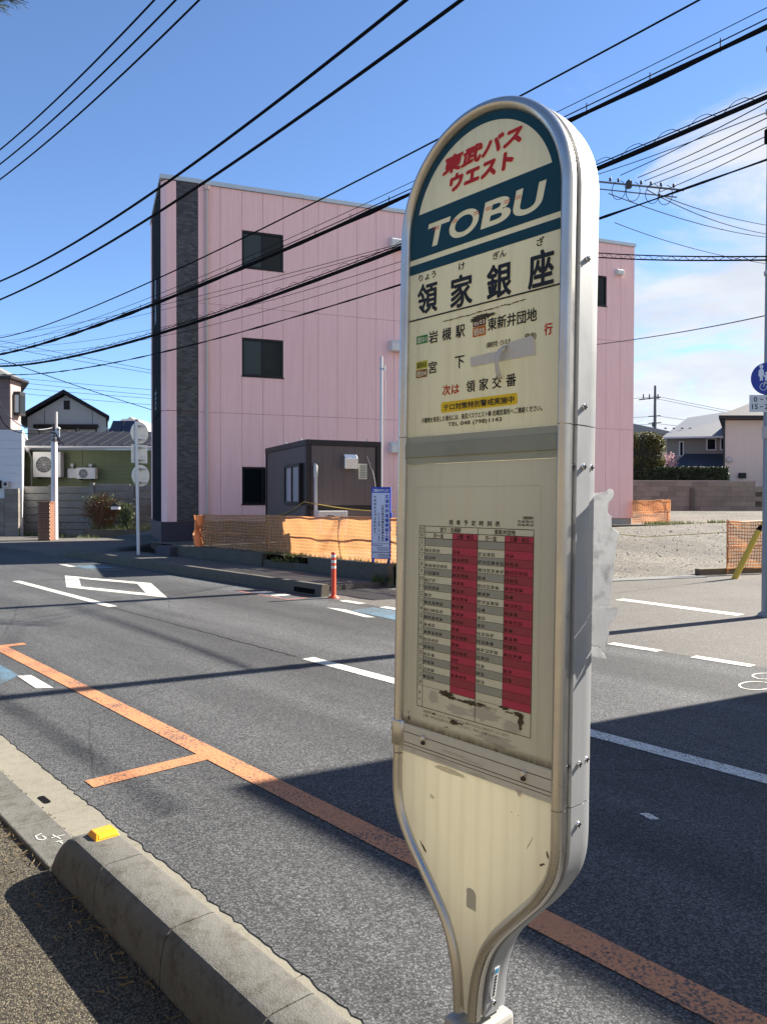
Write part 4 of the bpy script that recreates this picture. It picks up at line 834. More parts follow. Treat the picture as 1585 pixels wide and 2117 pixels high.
MB().box(-0.05, 4.31, -0.06, DEP + 0.06, ZT + 0.004, ZT + 0.13).build('coping', m_coping, pink); MB().box(4.32, L + 0.05, -0.055, DEP + 0.05, ZT + 0.002, ZT + 0.12).build('coping', m_coping, pink)
MB().box(3.0, L + 0.04, DEP + 0.065, 10.1, ZT - 0.195, ZT - 0.08).build('coping', m_coping, pink)
b = MB(); b.tube([(1.31, -0.07, 1.0), (1.31, -0.07, ZT - 0.16)], 0.052, 14); dp = b.build('downpipe', m_cream, pink)
b = MB()
for z in (2.2, 4.4, 6.4, 8.4, 10.4): b.lathe((1.31, -0.07, z), [(0.058, 0), (0.058, 0.04)], 14); b.box(1.29, 1.33, -0.06, 0.0, z + 0.01, z + 0.03)
b.build('pipe_clamp', m_cream, dp)
MB().box(1.24, 1.38, -0.14, 0.0, ZT - 0.17, ZT - 0.04).build('rainwater_head', m_cream, dp, bevel=0.01)
def hood(x, z, w, h, d, name='vent_hood', y=0.0, par=None, mat=None):
    pts = [(x, y, z + h), (x, y - d * 0.55, z + h), (x, y - d, z + h * 0.72), (x, y - d, z), (x, y, z)]
    return MB().prism(pts, (w, 0, 0)).build(name, mat or m_vent, par or pink, bevel=0.012)
for z in (9.93, 6.56, 3.22): hood(7.22, z, 0.50, 0.36, 0.30)
hood(16.20, 10.02, 0.28, 0.21, 0.2)
# faded vertical lettering on the tiled side
b = MB(); fr = lambda x, y, l: Vector((-0.004 - l, DEP - 0.3 - x, y))
text_to(b, '音', (1.2, 8.15, 1.75, 8.85), fr, 0.02); text_to(b, '楽', (1.2, 7.35, 1.75, 8.05), fr, 0.02); text_to(b, '吉', (1.2, 4.55, 1.75, 5.25), fr, 0.02)
b.build('wall_lettering', flat('faded letter', (0.20, 0.25, 0.30)), pink)

# ================================================================== SITE OFFICE CONTAINER
CA = R(24.0); CE = Vector((math.cos(CA), math.sin(CA), 0))
con = thing('site_office', None, 'dark brown prefabricated site office standing before the pink wall', 'site office', matrix=frame_matrix((-1.84, 18.5, 0.40), CA))
m_br = plain('site office panel', (0.100, 0.074, 0.070), 0.55, var=0.06, scale=1.5); m_brd = plain('site office frame', (0.020, 0.016, 0.018), 0.45, 0.2)
# wrinkled emboss on the end wall
m_brw, t, p, out = nt('embossed panel'); v = objc(t); n_ = noise(t, mapped(t, v, (14, 14, 26)), 1.5, 3); p.inputs['Base Color'].default_value = (0.105, 0.078, 0.074, 1); p.inputs['Roughness'].default_value = 0.5; bump(t, p, n_.outputs[0], 0.5, 0.012)
W_, D_, H_ = 1.9, 3.65, 2.72
MB().box(0.03, W_ - 0.03, 0.03, D_ - 0.03, 0.1, H_ - 0.05).build('shell', m_brd, con)
for k in range(6): MB().box(0.11 + k * 0.28, 0.11 + (k + 1) * 0.28 - 0.004, 0.0, 0.028, 1.13, H_ - 0.14).build('wall_panel', m_brw, con)
MB().box(0.11, W_ - 0.1, 0.002, 0.028, 0.12, 1.02).build('wall_panel', m_brw, con); MB().box(0.0, W_, -0.02, 0.029, 1.03, 1.12).build('lower_beam', m_brd, con)
k = 0.1
while k < D_ - 0.12:
    k2 = min(k + 0.35, D_ - 0.1)
    if k2 <= 0.44 or k >= 1.79: MB().box(0.0, 0.028, k, k2 - 0.004, 0.12, H_ - 0.14).build('wall_panel', m_br, con)
    else: MB().box(0.0, 0.028, k, k2 - 0.004, 0.12, 1.13).build('wall_panel', m_br, con); MB().box(0.0, 0.028, k, k2 - 0.004, 2.17, H_ - 0.14).build('wall_panel', m_br, con)
    k = k2
for x, y in ((-0.02, -0.02), (W_ - 0.09, -0.02), (-0.02, D_ - 0.09), (W_ - 0.09, D_ - 0.09)): MB().box(x, x + 0.11, y, y + 0.11, 0.0, H_ - 0.141).build('corner_post', m_brd, con)
MB().box(-0.03, W_ + 0.03, -0.03, D_ + 0.03, H_ - 0.14, H_).build('roof_beam', m_brd, con, bevel=0.01)
b = MB()
for x, y in ((0.05, 0.6), (0.05, 1.9), (W_ - 0.3, 0.1)): b.cyl((x, y, H_), (x, y, H_ + 0.07), 0.018, 8)
b.build('lifting_eye', m_steel, con)
w = MB()
for y0_, y1_, z0_, z1_ in ((0.45, 1.78, 1.14, 1.22), (0.45, 1.78, 2.09, 2.16), (0.45, 0.53, 1.22, 2.09), (1.70, 1.78, 1.22, 2.09), (1.10, 1.14, 1.22, 2.09)): w.box(-0.05, 0.03, y0_, y1_, z0_, z1_)
wo = w.build('window', m_brd, con)
m_blind, t, p, out = nt('venetian blind'); sp_ = t.nodes.new('ShaderNodeSeparateXYZ'); t.links.new(objc(t), sp_.inputs[0]); wv = t.nodes.new('ShaderNodeTexWave'); wv.bands_direction = 'Z'; wv.inputs['Scale'].default_value = 12; t.links.new(objc(t), wv.inputs[0])
t.links.new(mixc(t, wv.outputs[1], (0.30, 0.27, 0.29), (0.48, 0.44, 0.46)), p.inputs['Base Color']); p.inputs['Roughness'].default_value = 0.12
MB().box(-0.012, 0.012, 0.53, 1.10, 1.22, 2.09).build('pane', m_blind, wo); MB().box(-0.006, 0.014, 1.14, 1.70, 1.22, 2.09).build('pane', m_blind, wo)
m_pvc = plain('grey pvc', (0.48, 0.47, 0.46), 0.4, var=0.1)
b = MB(); b.tube([(0.20, -0.06, 0.1), (0.20, -0.06, 2.02), (0.20, -0.045, 2.09), (0.20, 0.0, 2.12)], 0.045, 12); pp = b.build('standpipe', m_pvc, con); MB().lathe((0.20, -0.06, 1.82), [(0.055, 0), (0.055, 0.24), (0.04, 0.29)], 14).build('pipe_elbow', m_pvc, pp)
o = hood(0.90, 2.02, 0.34, 0.36, 0.20, 'vent_hood', 0.0, con, plain('stainless', (0.70, 0.70, 0.68), 0.22, 0.9))
b = MB(); b.box(1.33, 1.55, -0.025, 0.0, 1.78, 2.16); lv = b.build('louvre', plain('louvre frame', (0.60, 0.58, 0.50), 0.5), con)
for k in range(8): MB().obox((1.355, -0.034, 1.805 + k * 0.042), (0.17, 0, 0), (0, 0.008, 0.01), (0, -0.004, 0.022)).build('slat', plain('louvre slat', (0.28, 0.28, 0.24), 0.5), lv)
b = MB(); b.tube([(1.55, -0.02, 2.35), (1.62, -0.03, 2.18), (1.66, -0.03, 2.05), (1.70, -0.03, 2.0), (1.76, -0.03, 1.75), (1.80, -0.03, 1.4), (1.82, -0.03, 0.9)], 0.008, 6); b.build('cable', m_pvc, con)

def ac_unit(name, loc, ang, w, h, d, label, group='outdoor air conditioner units', fan=0.6, off=0.4):
    t_ = thing(name, None, label, 'air conditioner', group, matrix=frame_matrix(loc, ang))
    mw = plain('unit enamel', (0.56, 0.55, 0.52), 0.4, var=0.08)
    MB().box(0, w, 0, d, 0.05, h).build('casing', mw, t_, bevel=0.012)
    r = h * fan / 2; cx = w * off; cz = h * 0.52
    MB().lathe((cx, 0.002, cz), [(r, 0), (r, 0.004), (r * 0.96, 0.006)], 26, (0, -1, 0)).build('fan_opening', plain('fan dark', (0.05, 0.055, 0.06), 0.5), t_)
    b = MB()
    for k in range(1, 6): rr = r * k / 5.2; b.tube([(cx + rr * math.cos(a), -0.009, cz + rr * math.sin(a)) for a in [2 * math.pi * q / 24 for q in range(25)]], 0.004, 4, caps=False)
    for k in range(6): a = math.pi * k / 6; b.tube([(cx - r * math.cos(a), -0.010, cz - r * math.sin(a)), (cx + r * math.cos(a), -0.010, cz + r * math.sin(a))], 0.004, 4)
    b.build('fan_grille', mw, t_)
    bl = MB()
    for k in range(4):
        a = math.pi * k / 2 + 0.4; bl.quad((cx + 0.03 * math.cos(a), -0.0065, cz + 0.03 * math.sin(a)), (cx + r * 0.85 * math.cos(a - 0.25), -0.0065, cz + r * 0.85 * math.sin(a - 0.25)), (cx + r * 0.85 * math.cos(a + 0.35), -0.0072, cz + r * 0.85 * math.sin(a + 0.35)), (cx + 0.03 * math.cos(a + 0.8), -0.0072, cz + 0.03 * math.sin(a + 0.8)))
    bl.build('fan_blade', plain('fan blade', (0.10, 0.10, 0.11), 0.5), t_)
    for x in (w * 0.15, w * 0.8): MB().box(x, x + 0.06, -0.02, d + 0.02, 0, 0.05).build('foot', m_black, t_)
    return t_
ac_unit('ac_unit', (-1.52, 18.20, 0.78), CA, 0.72, 0.62, 0.28, 'white outdoor unit behind the orange net in front of the site office', fan=0.7)

# slim antenna mast beside the office
mast = thing('antenna_mast', (-0.06, 19.45, 0.4), 'slim galvanised mast rising beside the brown site office', 'mast')
MB().tube([(-0.06, 19.45, 0.4), (-0.06, 19.45, 5.28)], 0.036, 10).build('pole', m_steel, mast)
b = MB(); b.box(-0.12, 0.06, 19.40, 19.43, 4.95, 4.99); b.cyl((0.02, 19.38, 4.90), (0.02, 19.38, 5.05), 0.02, 8); b.build('bracket', m_steel, mast)
b = MB(); b.tube([(0.0, 19.42, 4.96), (0.05, 19.4, 4.6), (0.03, 19.4, 3.6), (0.0, 19.4, 3.0)], 0.006, 5); b.build('cable', m_pvc, mast)

# ================================================================== ORANGE SAFETY NETS
m_net = netting('orange net cord', (0.86, 0.48, 0.22), 0.0); m_net2 = netting('orange net weave', (0.80, 0.42, 0.18), 0.62); m_pole = plain('orange rail', (0.50, 0.20, 0.07), 0.5, var=0.15, scale=8)
def net_fence(name, p0, p1, h, posts, label, sag=0.03, pitch=0.075, group='orange safety nets round the lot'):
    p0, p1 = Vector(p0), Vector(p1); Lg = (p1 - p0).length; d = (p1 - p0) / Lg; side_ = d.cross(Vector((0, 0, 1))).normalized()
    t_ = thing(name, tuple(p0), label, 'net fence', group)
    def pt(x, z):
        bul = 0.035 * math.sin(x * 2.3 + 0.7) * math.sin(math.pi * z / h) + 0.02 * math.sin(x * 7 + z * 5); return p0 + d * x + Vector((0, 0, (h - sag * 0.5 * (1 - math.cos(x * 4))) * (z / h) + 0.01 * math.sin(x * 5) * (1 - z / h))) + side_ * bul
    nxs = int(Lg / pitch); nzs = int(h / pitch); b = MB(); w = 0.013
    for i in range(nxs + 1):
        x = i * Lg / nxs; vs_ = []
        for j in range(7): z = h * j / 6; vs_ += [pt(x - w, z) + side_ * 0.002, pt(x + w, z) + side_ * 0.002]
        b.add(vs_, [(2 * j, 2 * j + 1, 2 * j + 3, 2 * j + 2) for j in range(6)])
    for j in range(nzs + 1):
        z = h * j / nzs; vs_ = []; K = max(4, int(Lg / 0.2))
        for i in range(K + 1): x = Lg * i / K; vs_ += [pt(x, max(0, z - w)) - side_ * 0.002, pt(x, min(h, z + w)) - side_ * 0.002]
        b.add(vs_, [(2 * i, 2 * i + 2, 2 * i + 3, 2 * i + 1) for i in range(K)])
    b.build('net_cords', m_net, t_, kind='stuff')
    b = MB(); K = max(4, int(Lg / 0.15)); vs_ = [pt(Lg * i / K, h * j / 6) for i in range(K + 1) for j in range(7)]
    b.add(vs_, [(i * 7 + j, (i + 1) * 7 + j, (i + 1) * 7 + j + 1, i * 7 + j + 1) for i in range(K) for j in range(6)], True); b.build('net_weave', m_net2, t_)
    for z in (h * 0.985, h * 0.47):
        MB().tube([p0 + d * (Lg * i / 12) + Vector((0, 0, z - 0.012 * math.sin(i * 1.3))) - side_ * 0.03 for i in range(13)], 0.02, 8).build('rail', m_pole, t_)
    for x in posts:
        o = MB().cyl(p0 + d * x - side_ * 0.055 - Vector((0, 0, 0.1)), p0 + d * x - side_ * 0.055 + Vector((0, 0, h + 0.03)), 0.022, 8).build('post', m_pole, t_)
        b = MB()
        for z in (h * 0.985, h * 0.47): b.lathe(p0 + d * x - side_ * 0.045 + Vector((0, 0, z - 0.03)), [(0.035, 0), (0.035, 0.05)], 8)
        b.build('clamp', m_steel, o)
    return t_
f0 = RS(-19.0, 10.15, 0.36); f1 = RS(-9.2, 10.15, 0.42)
net_fence('net_fence', f0, f1, 0.90, (0.03, 3.25, 6.1, 9.0), 'long orange safety net fence in front of the brown site office')
# bunched end of the net, gathered round the corner post
b = MB()
for k in range(9):
    a0_ = 2 * math.pi * k / 9; pts = []
    for j in range(8):
        z = 0.88 * j / 7; rr = 0.10 + 0.05 * math.sin(j * 1.1 + k) * (0.5 if j > 5 else 1) - 0.055 * (1 if j == 4 else 0); pts.append(f0 + Vector((-0.10 + rr * math.cos(a0_), rr * math.sin(a0_) * 0.7, z)))
    for p, q in zip(pts, pts[1:]): dd = Vector((math.sin(a0_), -math.cos(a0_), 0)) * 0.05; b.quad(p - dd, p + dd, q + dd, q - dd)
b.build('gathered_net', m_net, [o for o in bpy.data.objects if o.name == 'net_fence'][0])
fr0 = Vector((7.72, 17.25, 0.13)); net_fence('net_fence', fr0, fr0 + E * 5.0, 1.08, (0.05, 2.4, 4.8), 'orange net fence with a frayed edge behind the yellow guy tube')
fb0 = P0 + E * 16.9 + MF * 0.2; net_fence('net_fence', (fb0.x, fb0.y, 0.80), (fb0.x + 1.55, fb0.y + 0.35, 0.85), 0.85, (1.5,), 'short faded orange net at the far end of the pink building')
# striped rope across the lot entrance
b = MB(); b.tube([(5.2, 18.6, 0.9), (6.2, 18.2, 0.80), (7.7, 17.3, 0.95)], 0.008, 5); rope = b.build('rope', plain('yellow rope', (0.45, 0.34, 0.08), 0.7)); tag(rope, 'thin yellow rope hung across the gravel lot entrance', 'rope')
b = MB(); rp = [Vector((-3.2, 21.6, 1.2)).lerp(Vector((-1.9, 18.4, 1.62)), k / 6) - Vector((0, 0, 0.10 * math.sin(math.pi * k / 6))) for k in range(7)] + [Vector((-1.9, 18.4, 1.62)).lerp(Vector((0.9, 19.0, 1.40)), k / 8) - Vector((0, 0, 0.10 * math.sin(math.pi * k / 8))) for k in range(1, 9)]
b.tube(rp, 0.010, 5); rope = b.build('rope', plain('striped rope', (0.42, 0.30, 0.06), 0.7)); tag(rope, 'yellow and black rope strung along the site office wall', 'rope')

# ================================================================== BLUE NOTICE BOARD
NB = Vector((-0.245, 15.32, 0.36)); NA = R(-20)
nb = thing('notice_board', None, 'blue framed construction notice board with vertical writing on two legs', 'notice board', matrix=frame_matrix(NB, NA))
m_bl = plain('notice blue', (0.012, 0.05, 0.36), 0.4, var=0.1); m_nw = plain('notice white', (0.60, 0.64, 0.76), 0.45, var=0.04)
bw = 0.405
MB().box(0, bw, 0.0, 0.045, 0.13, 1.56).build('frame', m_bl, nb, bevel=0.004)
for x in (0.01, bw - 0.055): MB().box(x, x + 0.045, 0.006, 0.046, -0.05, 0.128).build('leg', m_bl, nb)
MB().box(bw + 0.001, bw + 0.02, 0.01, 0.05, 0.7, 1.05).build('sandbag_hook', m_bl, nb)
pf = MB().box(0.018, bw - 0.018, -0.003, -0.0005, 0.145, 1.445).build('face', m_nw, nb)
NPt = lambda x, y, l: Vector((x, -0.0045 - l, y))
b = MB(); text_to(b, 'ご迷惑をおかけします', (0.03, 1.465, bw - 0.03, 1.525), lambda x, y, l: Vector((x, -0.0015 - l, y)), 0.02); b.build('heading', flat('notice white ink', (0.8, 0.8, 0.8)), nb)
b = MB()
def vtext(bb, s, x0, x1, y1, y0, bold=0.02):
    n_ = len(s); st_ = (y1 - y0) / n_
    for i, c in enumerate(s):
        cy = y1 - st_ * (i + 0.5); hh = min(st_ * 0.43, (x1 - x0) * 0.5); text_to(bb, c, (x0, cy - hh, x1, cy + hh), NPt, bold)
vtext(b, '北浦和歩道橋補修工事', 0.292, 0.372, 1.42, 0.475, 0.035)
b.build('title_text', m_bl, nb)
b = MB(); vtext(b, 'の資材置き場・駐車場・休憩所', 0.222, 0.270, 1.21, 0.475); vtext(b, 'として借用しています', 0.145, 0.190, 1.06, 0.475); vtext(b, '令和8年2月28日まで', 0.055, 0.108, 1.40, 0.62)
for x0_, x1_, y in ((0.03, 0.24, 0.395), (0.12, 0.37, 0.345), (0.15, 0.37, 0.305), (0.03, 0.37, 0.255), (0.15, 0.37, 0.205), (0.15, 0.37, 0.165)):
    x = x0_
    while x < x1_: w_ = random.uniform(0.012, 0.022); b.quad(NPt(x, y, 0), NPt(x + w_, y, 0), NPt(x + w_, y + 0.018, 0), NPt(x, y + 0.018, 0)); x += w_ + random.uniform(0.004, 0.012)
b.quad(NPt(0.02, 0.440, 0), NPt(bw - 0.02, 0.440, 0), NPt(bw - 0.02, 0.446, 0), NPt(0.02, 0.446, 0)); b.build('notice_text', m_ink, nb)

# ================================================================== DELINEATOR POST
dpst = thing('delineator_post', RS(-10.33, 7.98, 0.0), 'orange flexible delineator post with white bands at the kerb end', 'bollard')
c0 = RS(-10.33, 7.98, 0.0); m_do = plain('delineator orange', (0.78, 0.065, 0.02), 0.4, var=0.08); m_dw = plain('reflective white', (0.75, 0.73, 0.70), 0.3)
b = MB(); b.lathe(c0, [(0.10, 0.0), (0.10, 0.012), (0.055, 0.03), (0.042, 0.05), (0.040, 0.76), (0.034, 0.775), (0.01, 0.78)], 18); b.build('post', m_do, dpst)
for z in (0.69, 0.595, 0.50): MB().lathe(c0 + Vector((0, 0, z)), [(0.0412, 0), (0.0412, 0.045)], 18).build('reflective_band', m_dw, dpst)

# reflector on the near kerb
rf = thing('kerb_reflector', RS(-3.315, 1.30, 0.19), 'amber reflector stud on top of the near kerb end', 'reflector')
m_amb, t, p, out = nt('amber plastic'); p.inputs['Base Color'].default_value = (0.85, 0.33, 0.01, 1); p.inputs['Roughness'].default_value = 0.2; p.inputs['Subsurface Weight'].default_value = 0.3; p.inputs['Subsurface Radius'].default_value = (0.02, 0.01, 0.005)
o_ = RS(-3.375, 1.243, 0.191); a_, c_ = U * 0.105, N * 0.106
q0 = [o_, o_ + a_, o_ + a_ + c_, o_ + c_]; ins = U * 0.022; inn = N * 0.010; h_ = Vector((0, 0, 0.024)); q1 = [q0[0] + ins + inn + h_, q0[1] - ins + inn + h_, q0[2] - ins - inn + h_, q0[3] + ins - inn + h_]
MB().add(q0 + q1, [(4, 5, 6, 7), (0, 1, 5, 4), (1, 2, 6, 5), (2, 3, 7, 6), (3, 0, 4, 7)]).build('body', m_amb, rf, bevel=0.003)
b = MB(); b.obox(q0[1] + (q1[1] - q0[1]) * 0.18 + N * 0.012 + Vector((0, 0, 0.0008)) + U * 0.0008, N * 0.082, (q1[1] - q0[1]) * 0.62, U * 0.001 + Vector((0, 0, 0.001))); b.build('lens', plain('amber lens', (0.9, 0.42, 0.03), 0.12), rf)

# dry needles and grit lying along the kerb foot
b = MB()
for k in range(330):
    tt = 1.135 - abs(random.gauss(0, 0.10)); ss = random.uniform(-4.6, -1.0); a = random.uniform(0, math.pi); l = random.uniform(0.02, 0.07); p = RS(ss, min(tt, 1.12), 0.004 + random.random() * 0.006); d_ = (U * math.cos(a) + N * math.sin(a)) * l; w_ = d_.cross(Vector((0, 0, 1))).normalized() * 0.0011
    b.quad(p - w_, p + w_, p + d_ + w_ + Vector((0, 0, random.uniform(0, 0.012))), p + d_ - w_)
for k in range(90):
    ss = random.uniform(-5.5, -1.0); tt = random.uniform(0.35, 1.1); a = random.uniform(0, math.pi); l = random.uniform(0.02, 0.05); p = RS(ss, tt, 0.003); d_ = (U * math.cos(a) + N * math.sin(a)) * l; w_ = d_.cross(Vector((0, 0, 1))).normalized() * 0.0009; b.quad(p - w_, p + w_, p + d_ + w_, p + d_ - w_)
o = b.build('needle_litter', plain('dry needles', (0.24, 0.17, 0.085), 0.8, var=0.4, scale=30), kind='stuff'); tag(o, 'dry pine needles strewn along the foot of the kerb', 'litter')
# ================================================================== SIGN POST SEEN FROM BEHIND
SPB = Vector((-6.93, 21.75, 0.1))
rp_ = thing('road_sign_post', tuple(SPB), 'white post carrying two round signs and a square plate seen from behind', 'road sign')
m_wp = plain('white post paint', (0.72, 0.71, 0.70), 0.4, var=0.06); m_bk = plain('sign back', (0.80, 0.80, 0.74), 0.45, 0.1, var=0.08)
MB().tube([SPB, SPB + Vector((-0.05, 0, 3.78))], 0.042, 12).build('post', m_wp, rp_)
MB().lathe(SPB + Vector((-0.05, 0, 3.78)), [(0.045, 0), (0.03, 0.03)], 12).build('post_cap', m_black, rp_)
fn = Vector((-0.844, 0.536, 0)).normalized(); fx = Vector((fn.y, -fn.x, 0))         # the plates face away from the camera
def back_plate(c, kind, w):
    c = Vector(c); b = MB()
    if kind == 'disc': b.lathe(c, [(w - 0.012, -0.012), (w, -0.010), (w, 0.006), (w - 0.012, 0.008)], 36, fn)
    else: b.obox(c - fx * w - Vector((0, 0, w * 0.92)), fx * 2 * w, fn * 0.012, (0, 0, w * 1.84))
    o = b.build('sign_disc' if kind == 'disc' else 'sign_plate', m_bk, rp_, bevel=0.0 if kind == 'disc' else 0.02)
    b = MB()
    for dz in (-0.62, 0.62): b.obox(c - fx * w * 0.62 - fn * 0.035 + Vector((0, 0, dz * w - 0.015)), fx * w * 1.24, fn * 0.024, (0, 0, 0.03))
    b.build('channel', m_steel, o)
    b = MB()
    for dz in (-0.62, 0.62): b.lathe(c - fn * 0.075 + Vector((0.0, 0, dz * w - 0.02)), [(0.052, 0), (0.052, 0.04)], 12)
    b.build('clamp', m_steel, o)
    st_ = MB().obox(c + fx * w * 0.12 - fn * 0.0165 - Vector((0, 0, w * 0.35)), fx * 0.16, fn * 0.003, (0, 0, 0.06)).build('sticker', m_dw, o)
cs_ = SPB + fn * 0.085 + fx * 0.12
back_plate(cs_ + Vector((0.0, 0, 3.46)), 'disc', 0.31); back_plate(cs_ + Vector((0.0, 0, 2.86)), 'plate', 0.285); back_plate(cs_ + Vector((0.03, 0, 2.24)), 'disc', 0.31)

# ================================================================== CORNER POLE, BRICK PILLAR
cp = thing('utility_pole', (-13.68, 32.0, 0), 'short pale utility pole with a dark top beside the brick pillar', 'utility pole', 'utility poles')
MB().tube([(-13.68, 32, -0.05), (-13.68, 32, 4.06)], [0.135, 0.125], 20).build('shaft', plain('pale pole', (0.66, 0.63, 0.63), 0.5, var=0.06), cp)
MB().tube([(-13.68, 32, 4.06), (-13.68, 32, 4.80)], 0.085, 16).build('top_section', plain('dark pole top', (0.06, 0.05, 0.06), 0.5), cp)
b = MB()
for z in (4.2, 4.32, 4.45): b.lathe((-13.68, 32, z), [(0.10, 0), (0.10, 0.03)], 14)
b.box(-13.60, -13.42, 31.9, 31.95, 4.25, 4.62); b.cyl((-13.50, 31.88, 4.56), (-13.40, 31.86, 4.62), 0.05, 10); b.build('clamp', m_steel, cp)
b = MB(); 
for k in range(5): b.tube([(-13.68 + 0.09, 31.9, 4.45 - 0.06 * k), (-13.45 + 0.06 * k, 31.85, 4.15 - 0.05 * k), (-13.5, 31.9, 3.98), (-13.60, 31.92, 4.1)], 0.010, 5)
b.build('cable_loop', m_cable, cp)
m_brick = plain('red brick', (0.23, 0.095, 0.055), 0.8, var=0.35, scale=9, bmp=0.3); m_mort = plain('mortar', (0.36, 0.27, 0.19), 0.9)
bp_ = thing('brick_pillar', (-13.66, 30.95, 0), 'red brick gate pillar standing at the road edge', 'pillar')
MB().box(-13.88, -13.42, 30.92, 31.36, -0.05, 1.52).build('core', m_mort, bp_)
br = MB().box(-0.105, 0.105, -0.012, 0.03, 0, 0.060).mesh('brick', m_brick); brs = MB().box(-0.012, 0.03, -0.10, 0.10, 0, 0.060).mesh('brick_side', m_brick)
for r_ in range(20):
    z = 0.01 + r_ * 0.0755; sh = 0.11 if r_ % 2 else 0
    for k in range(3):
        x = -13.88 + 0.02 + k * 0.222 + sh
        if -13.90 < x < -13.38: piece('brick', br, bp_, (min(max(x, -13.79), -13.50), 30.92, z))
    for k in range(2):
        y = 31.04 + k * 0.21 + sh * 0.4; piece('brick', brs, bp_, (-13.88, y, z))
        o = piece('brick', brs, bp_, (-13.42, y, z), math.pi)
MB().box(-13.92, -13.38, 30.88, 31.40, 1.522, 1.575).build('cap', m_brick, bp_, bevel=0.006)
b = MB()
for k in range(6): b.box(-13.893 - 0.006, -13.893, 31.08, 31.22, 1.0 - k * 0.13, 1.09 - k * 0.13)
b.build('name_plate', m_concL, bp_)

# ================================================================== LEFT BACKGROUND
lwall = thing('precast_wall', (-14, 36, 0), 'stained precast concrete panel wall in front of the green house', 'wall')
m_pc = concrete('precast concrete', (0.20, 0.195, 0.18), 0.3, 0.65, dirtcol=(0.07, 0.065, 0.055))
px_ = [-17.1, -15.55, -13.62, -11.75, -9.8]
for i, x in enumerate(px_): MB().box(x - 0.09, x + 0.09, 35.93, 36.1, 0, 2.32 + (0.12 if i == 2 else 0)).build('post', m_pc, lwall, bevel=0.01)
for xa, xb in zip(px_, px_[1:]):
    top = 2.28 if xa < -14 else 2.40; hgt = (top - 0.25) / 6
    for r_ in range(6): MB().box(xa + 0.095, xb - 0.095, 35.985, 36.045, 0.25 + r_ * hgt + 0.016, 0.25 + (r_ + 1) * hgt - 0.016).build('panel', m_pc, lwall, bevel=0.012)
MB().box(-17.1, -9.7, 35.90, 36.12, -0.05, 0.245).build('footing', m_pc, lwall)
bw2 = thing('block_pier', (-16.9, 34.6, 0), 'stepped grey block pier beside the white house corner', 'wall')
for r_ in range(10):
    MB().box(-17.05, -16.42, 34.6, 34.76, 0.0 + r_ * 0.215, 0.21 + r_ * 0.215).build('block', m_block, bw2, bevel=0.008)
    if r_ < 8: MB().box(-17.34, -17.06, 34.6, 34.76, 0.0 + r_ * 0.215, 0.21 + r_ * 0.215).build('block', m_block, bw2, bevel=0.008)
pl = MB().box(-13.2, -8.8, 33.8, 33.95, -0.05, 0.34).build('planter_edge', m_concD, bevel=0.01); tag(pl, 'low dark concrete planter edging under the dry shrubs', 'planter')
soil = MB().quad((-13.2, 33.96, 0.25), (-8.8, 33.96, 0.25), (-8.8, 35.9, 0.25), (-13.2, 35.9, 0.25)).build('planter_soil', m_earth, kind='structure')

# green single-storey house
gh = thing('green_house', (-14.5, 38, 0), 'low green clapboard house with a dark standing-seam roof', 'house')
m_gr_ = plain('green siding', (0.135, 0.155, 0.068), 0.6, var=0.12, scale=1.5, streak=0.3); m_rf = plain('dark metal roof', (0.018, 0.020, 0.028), 0.75, 0.0, var=0.15, spec=0.15)
MB().box(-17.85, -9.0, 38.05, 44, 0, 4.1).build('wall', plain('green wall core', (0.07, 0.085, 0.035), 0.8), gh)
for r_ in range(14):
    z = 1.3 + r_ * 0.2
    for xa, xb in ((-17.84, -14.86), (-14.84, -9.02)): MB().obox((xa, 38.03, z), (xb - xa, 0, 0), (0, 0.03, 0), (0, -0.012, 0.193)).build('siding_board', m_gr_, gh)
roofg = MB().prism([(-18.0, 37.6, 4.30), (-18.0, 41.2, 5.30), (-18.0, 41.2, 5.22), (-18.0, 37.6, 4.20)], (9.4, 0, 0)).build('roof', m_rf, gh)
for k in range(17):
    x = -17.9 + k * 0.57; MB().obox((x, 37.62, 4.305), (0.045, 0, 0), (0, 3.55, 0.986), (0, -0.012, 0.05)).build('seam', m_rf, roofg)
MB().tube([(-18.05, 37.52, 4.22), (-8.7, 37.52, 4.20)], 0.055, 8).build('gutter', m_pvc, gh)
b = MB(); b.tube([(-17.35, 37.55, 4.15), (-17.35, 37.75, 3.9), (-17.35, 37.95, 3.7), (-17.35, 37.95, 1.2)], 0.04, 8); b.lathe((-17.35, 37.55, 3.98), [(0.06, 0), (0.16, 0.2), (0.16, 0.25)], 10); b.build('downpipe', m_pvc, gh)
for x in (-15.32, -14.42): 
    b = MB(); b.lathe((x, 37.94, 3.35), [(0.09, 0), (0.09, 0.06), (0.06, 0.08)], 12, (0, -1, 0)); b.tube([(x, 37.92, 3.35), (x, 37.92, 2.95), (x - 0.1, 37.94, 2.7)], 0.03, 6); b.build('vent_pipe', m_pvc, gh)
MB().box(-15.55, -15.05, 37.9, 38.02, 2.72, 3.18).build('cable_box', m_pvc, gh)
ac_unit('ac_unit', (-17.1, 37.55, 2.70), 0, 1.35, 1.28, 0.42, 'large white outdoor unit on the green wall behind the pale pole', fan=0.62)
ac_unit('ac_unit', (-15.0, 37.60, 2.62), 0, 0.92, 0.60, 0.36, 'small white outdoor unit low on the green wall near its vents', fan=0.74, off=0.36)
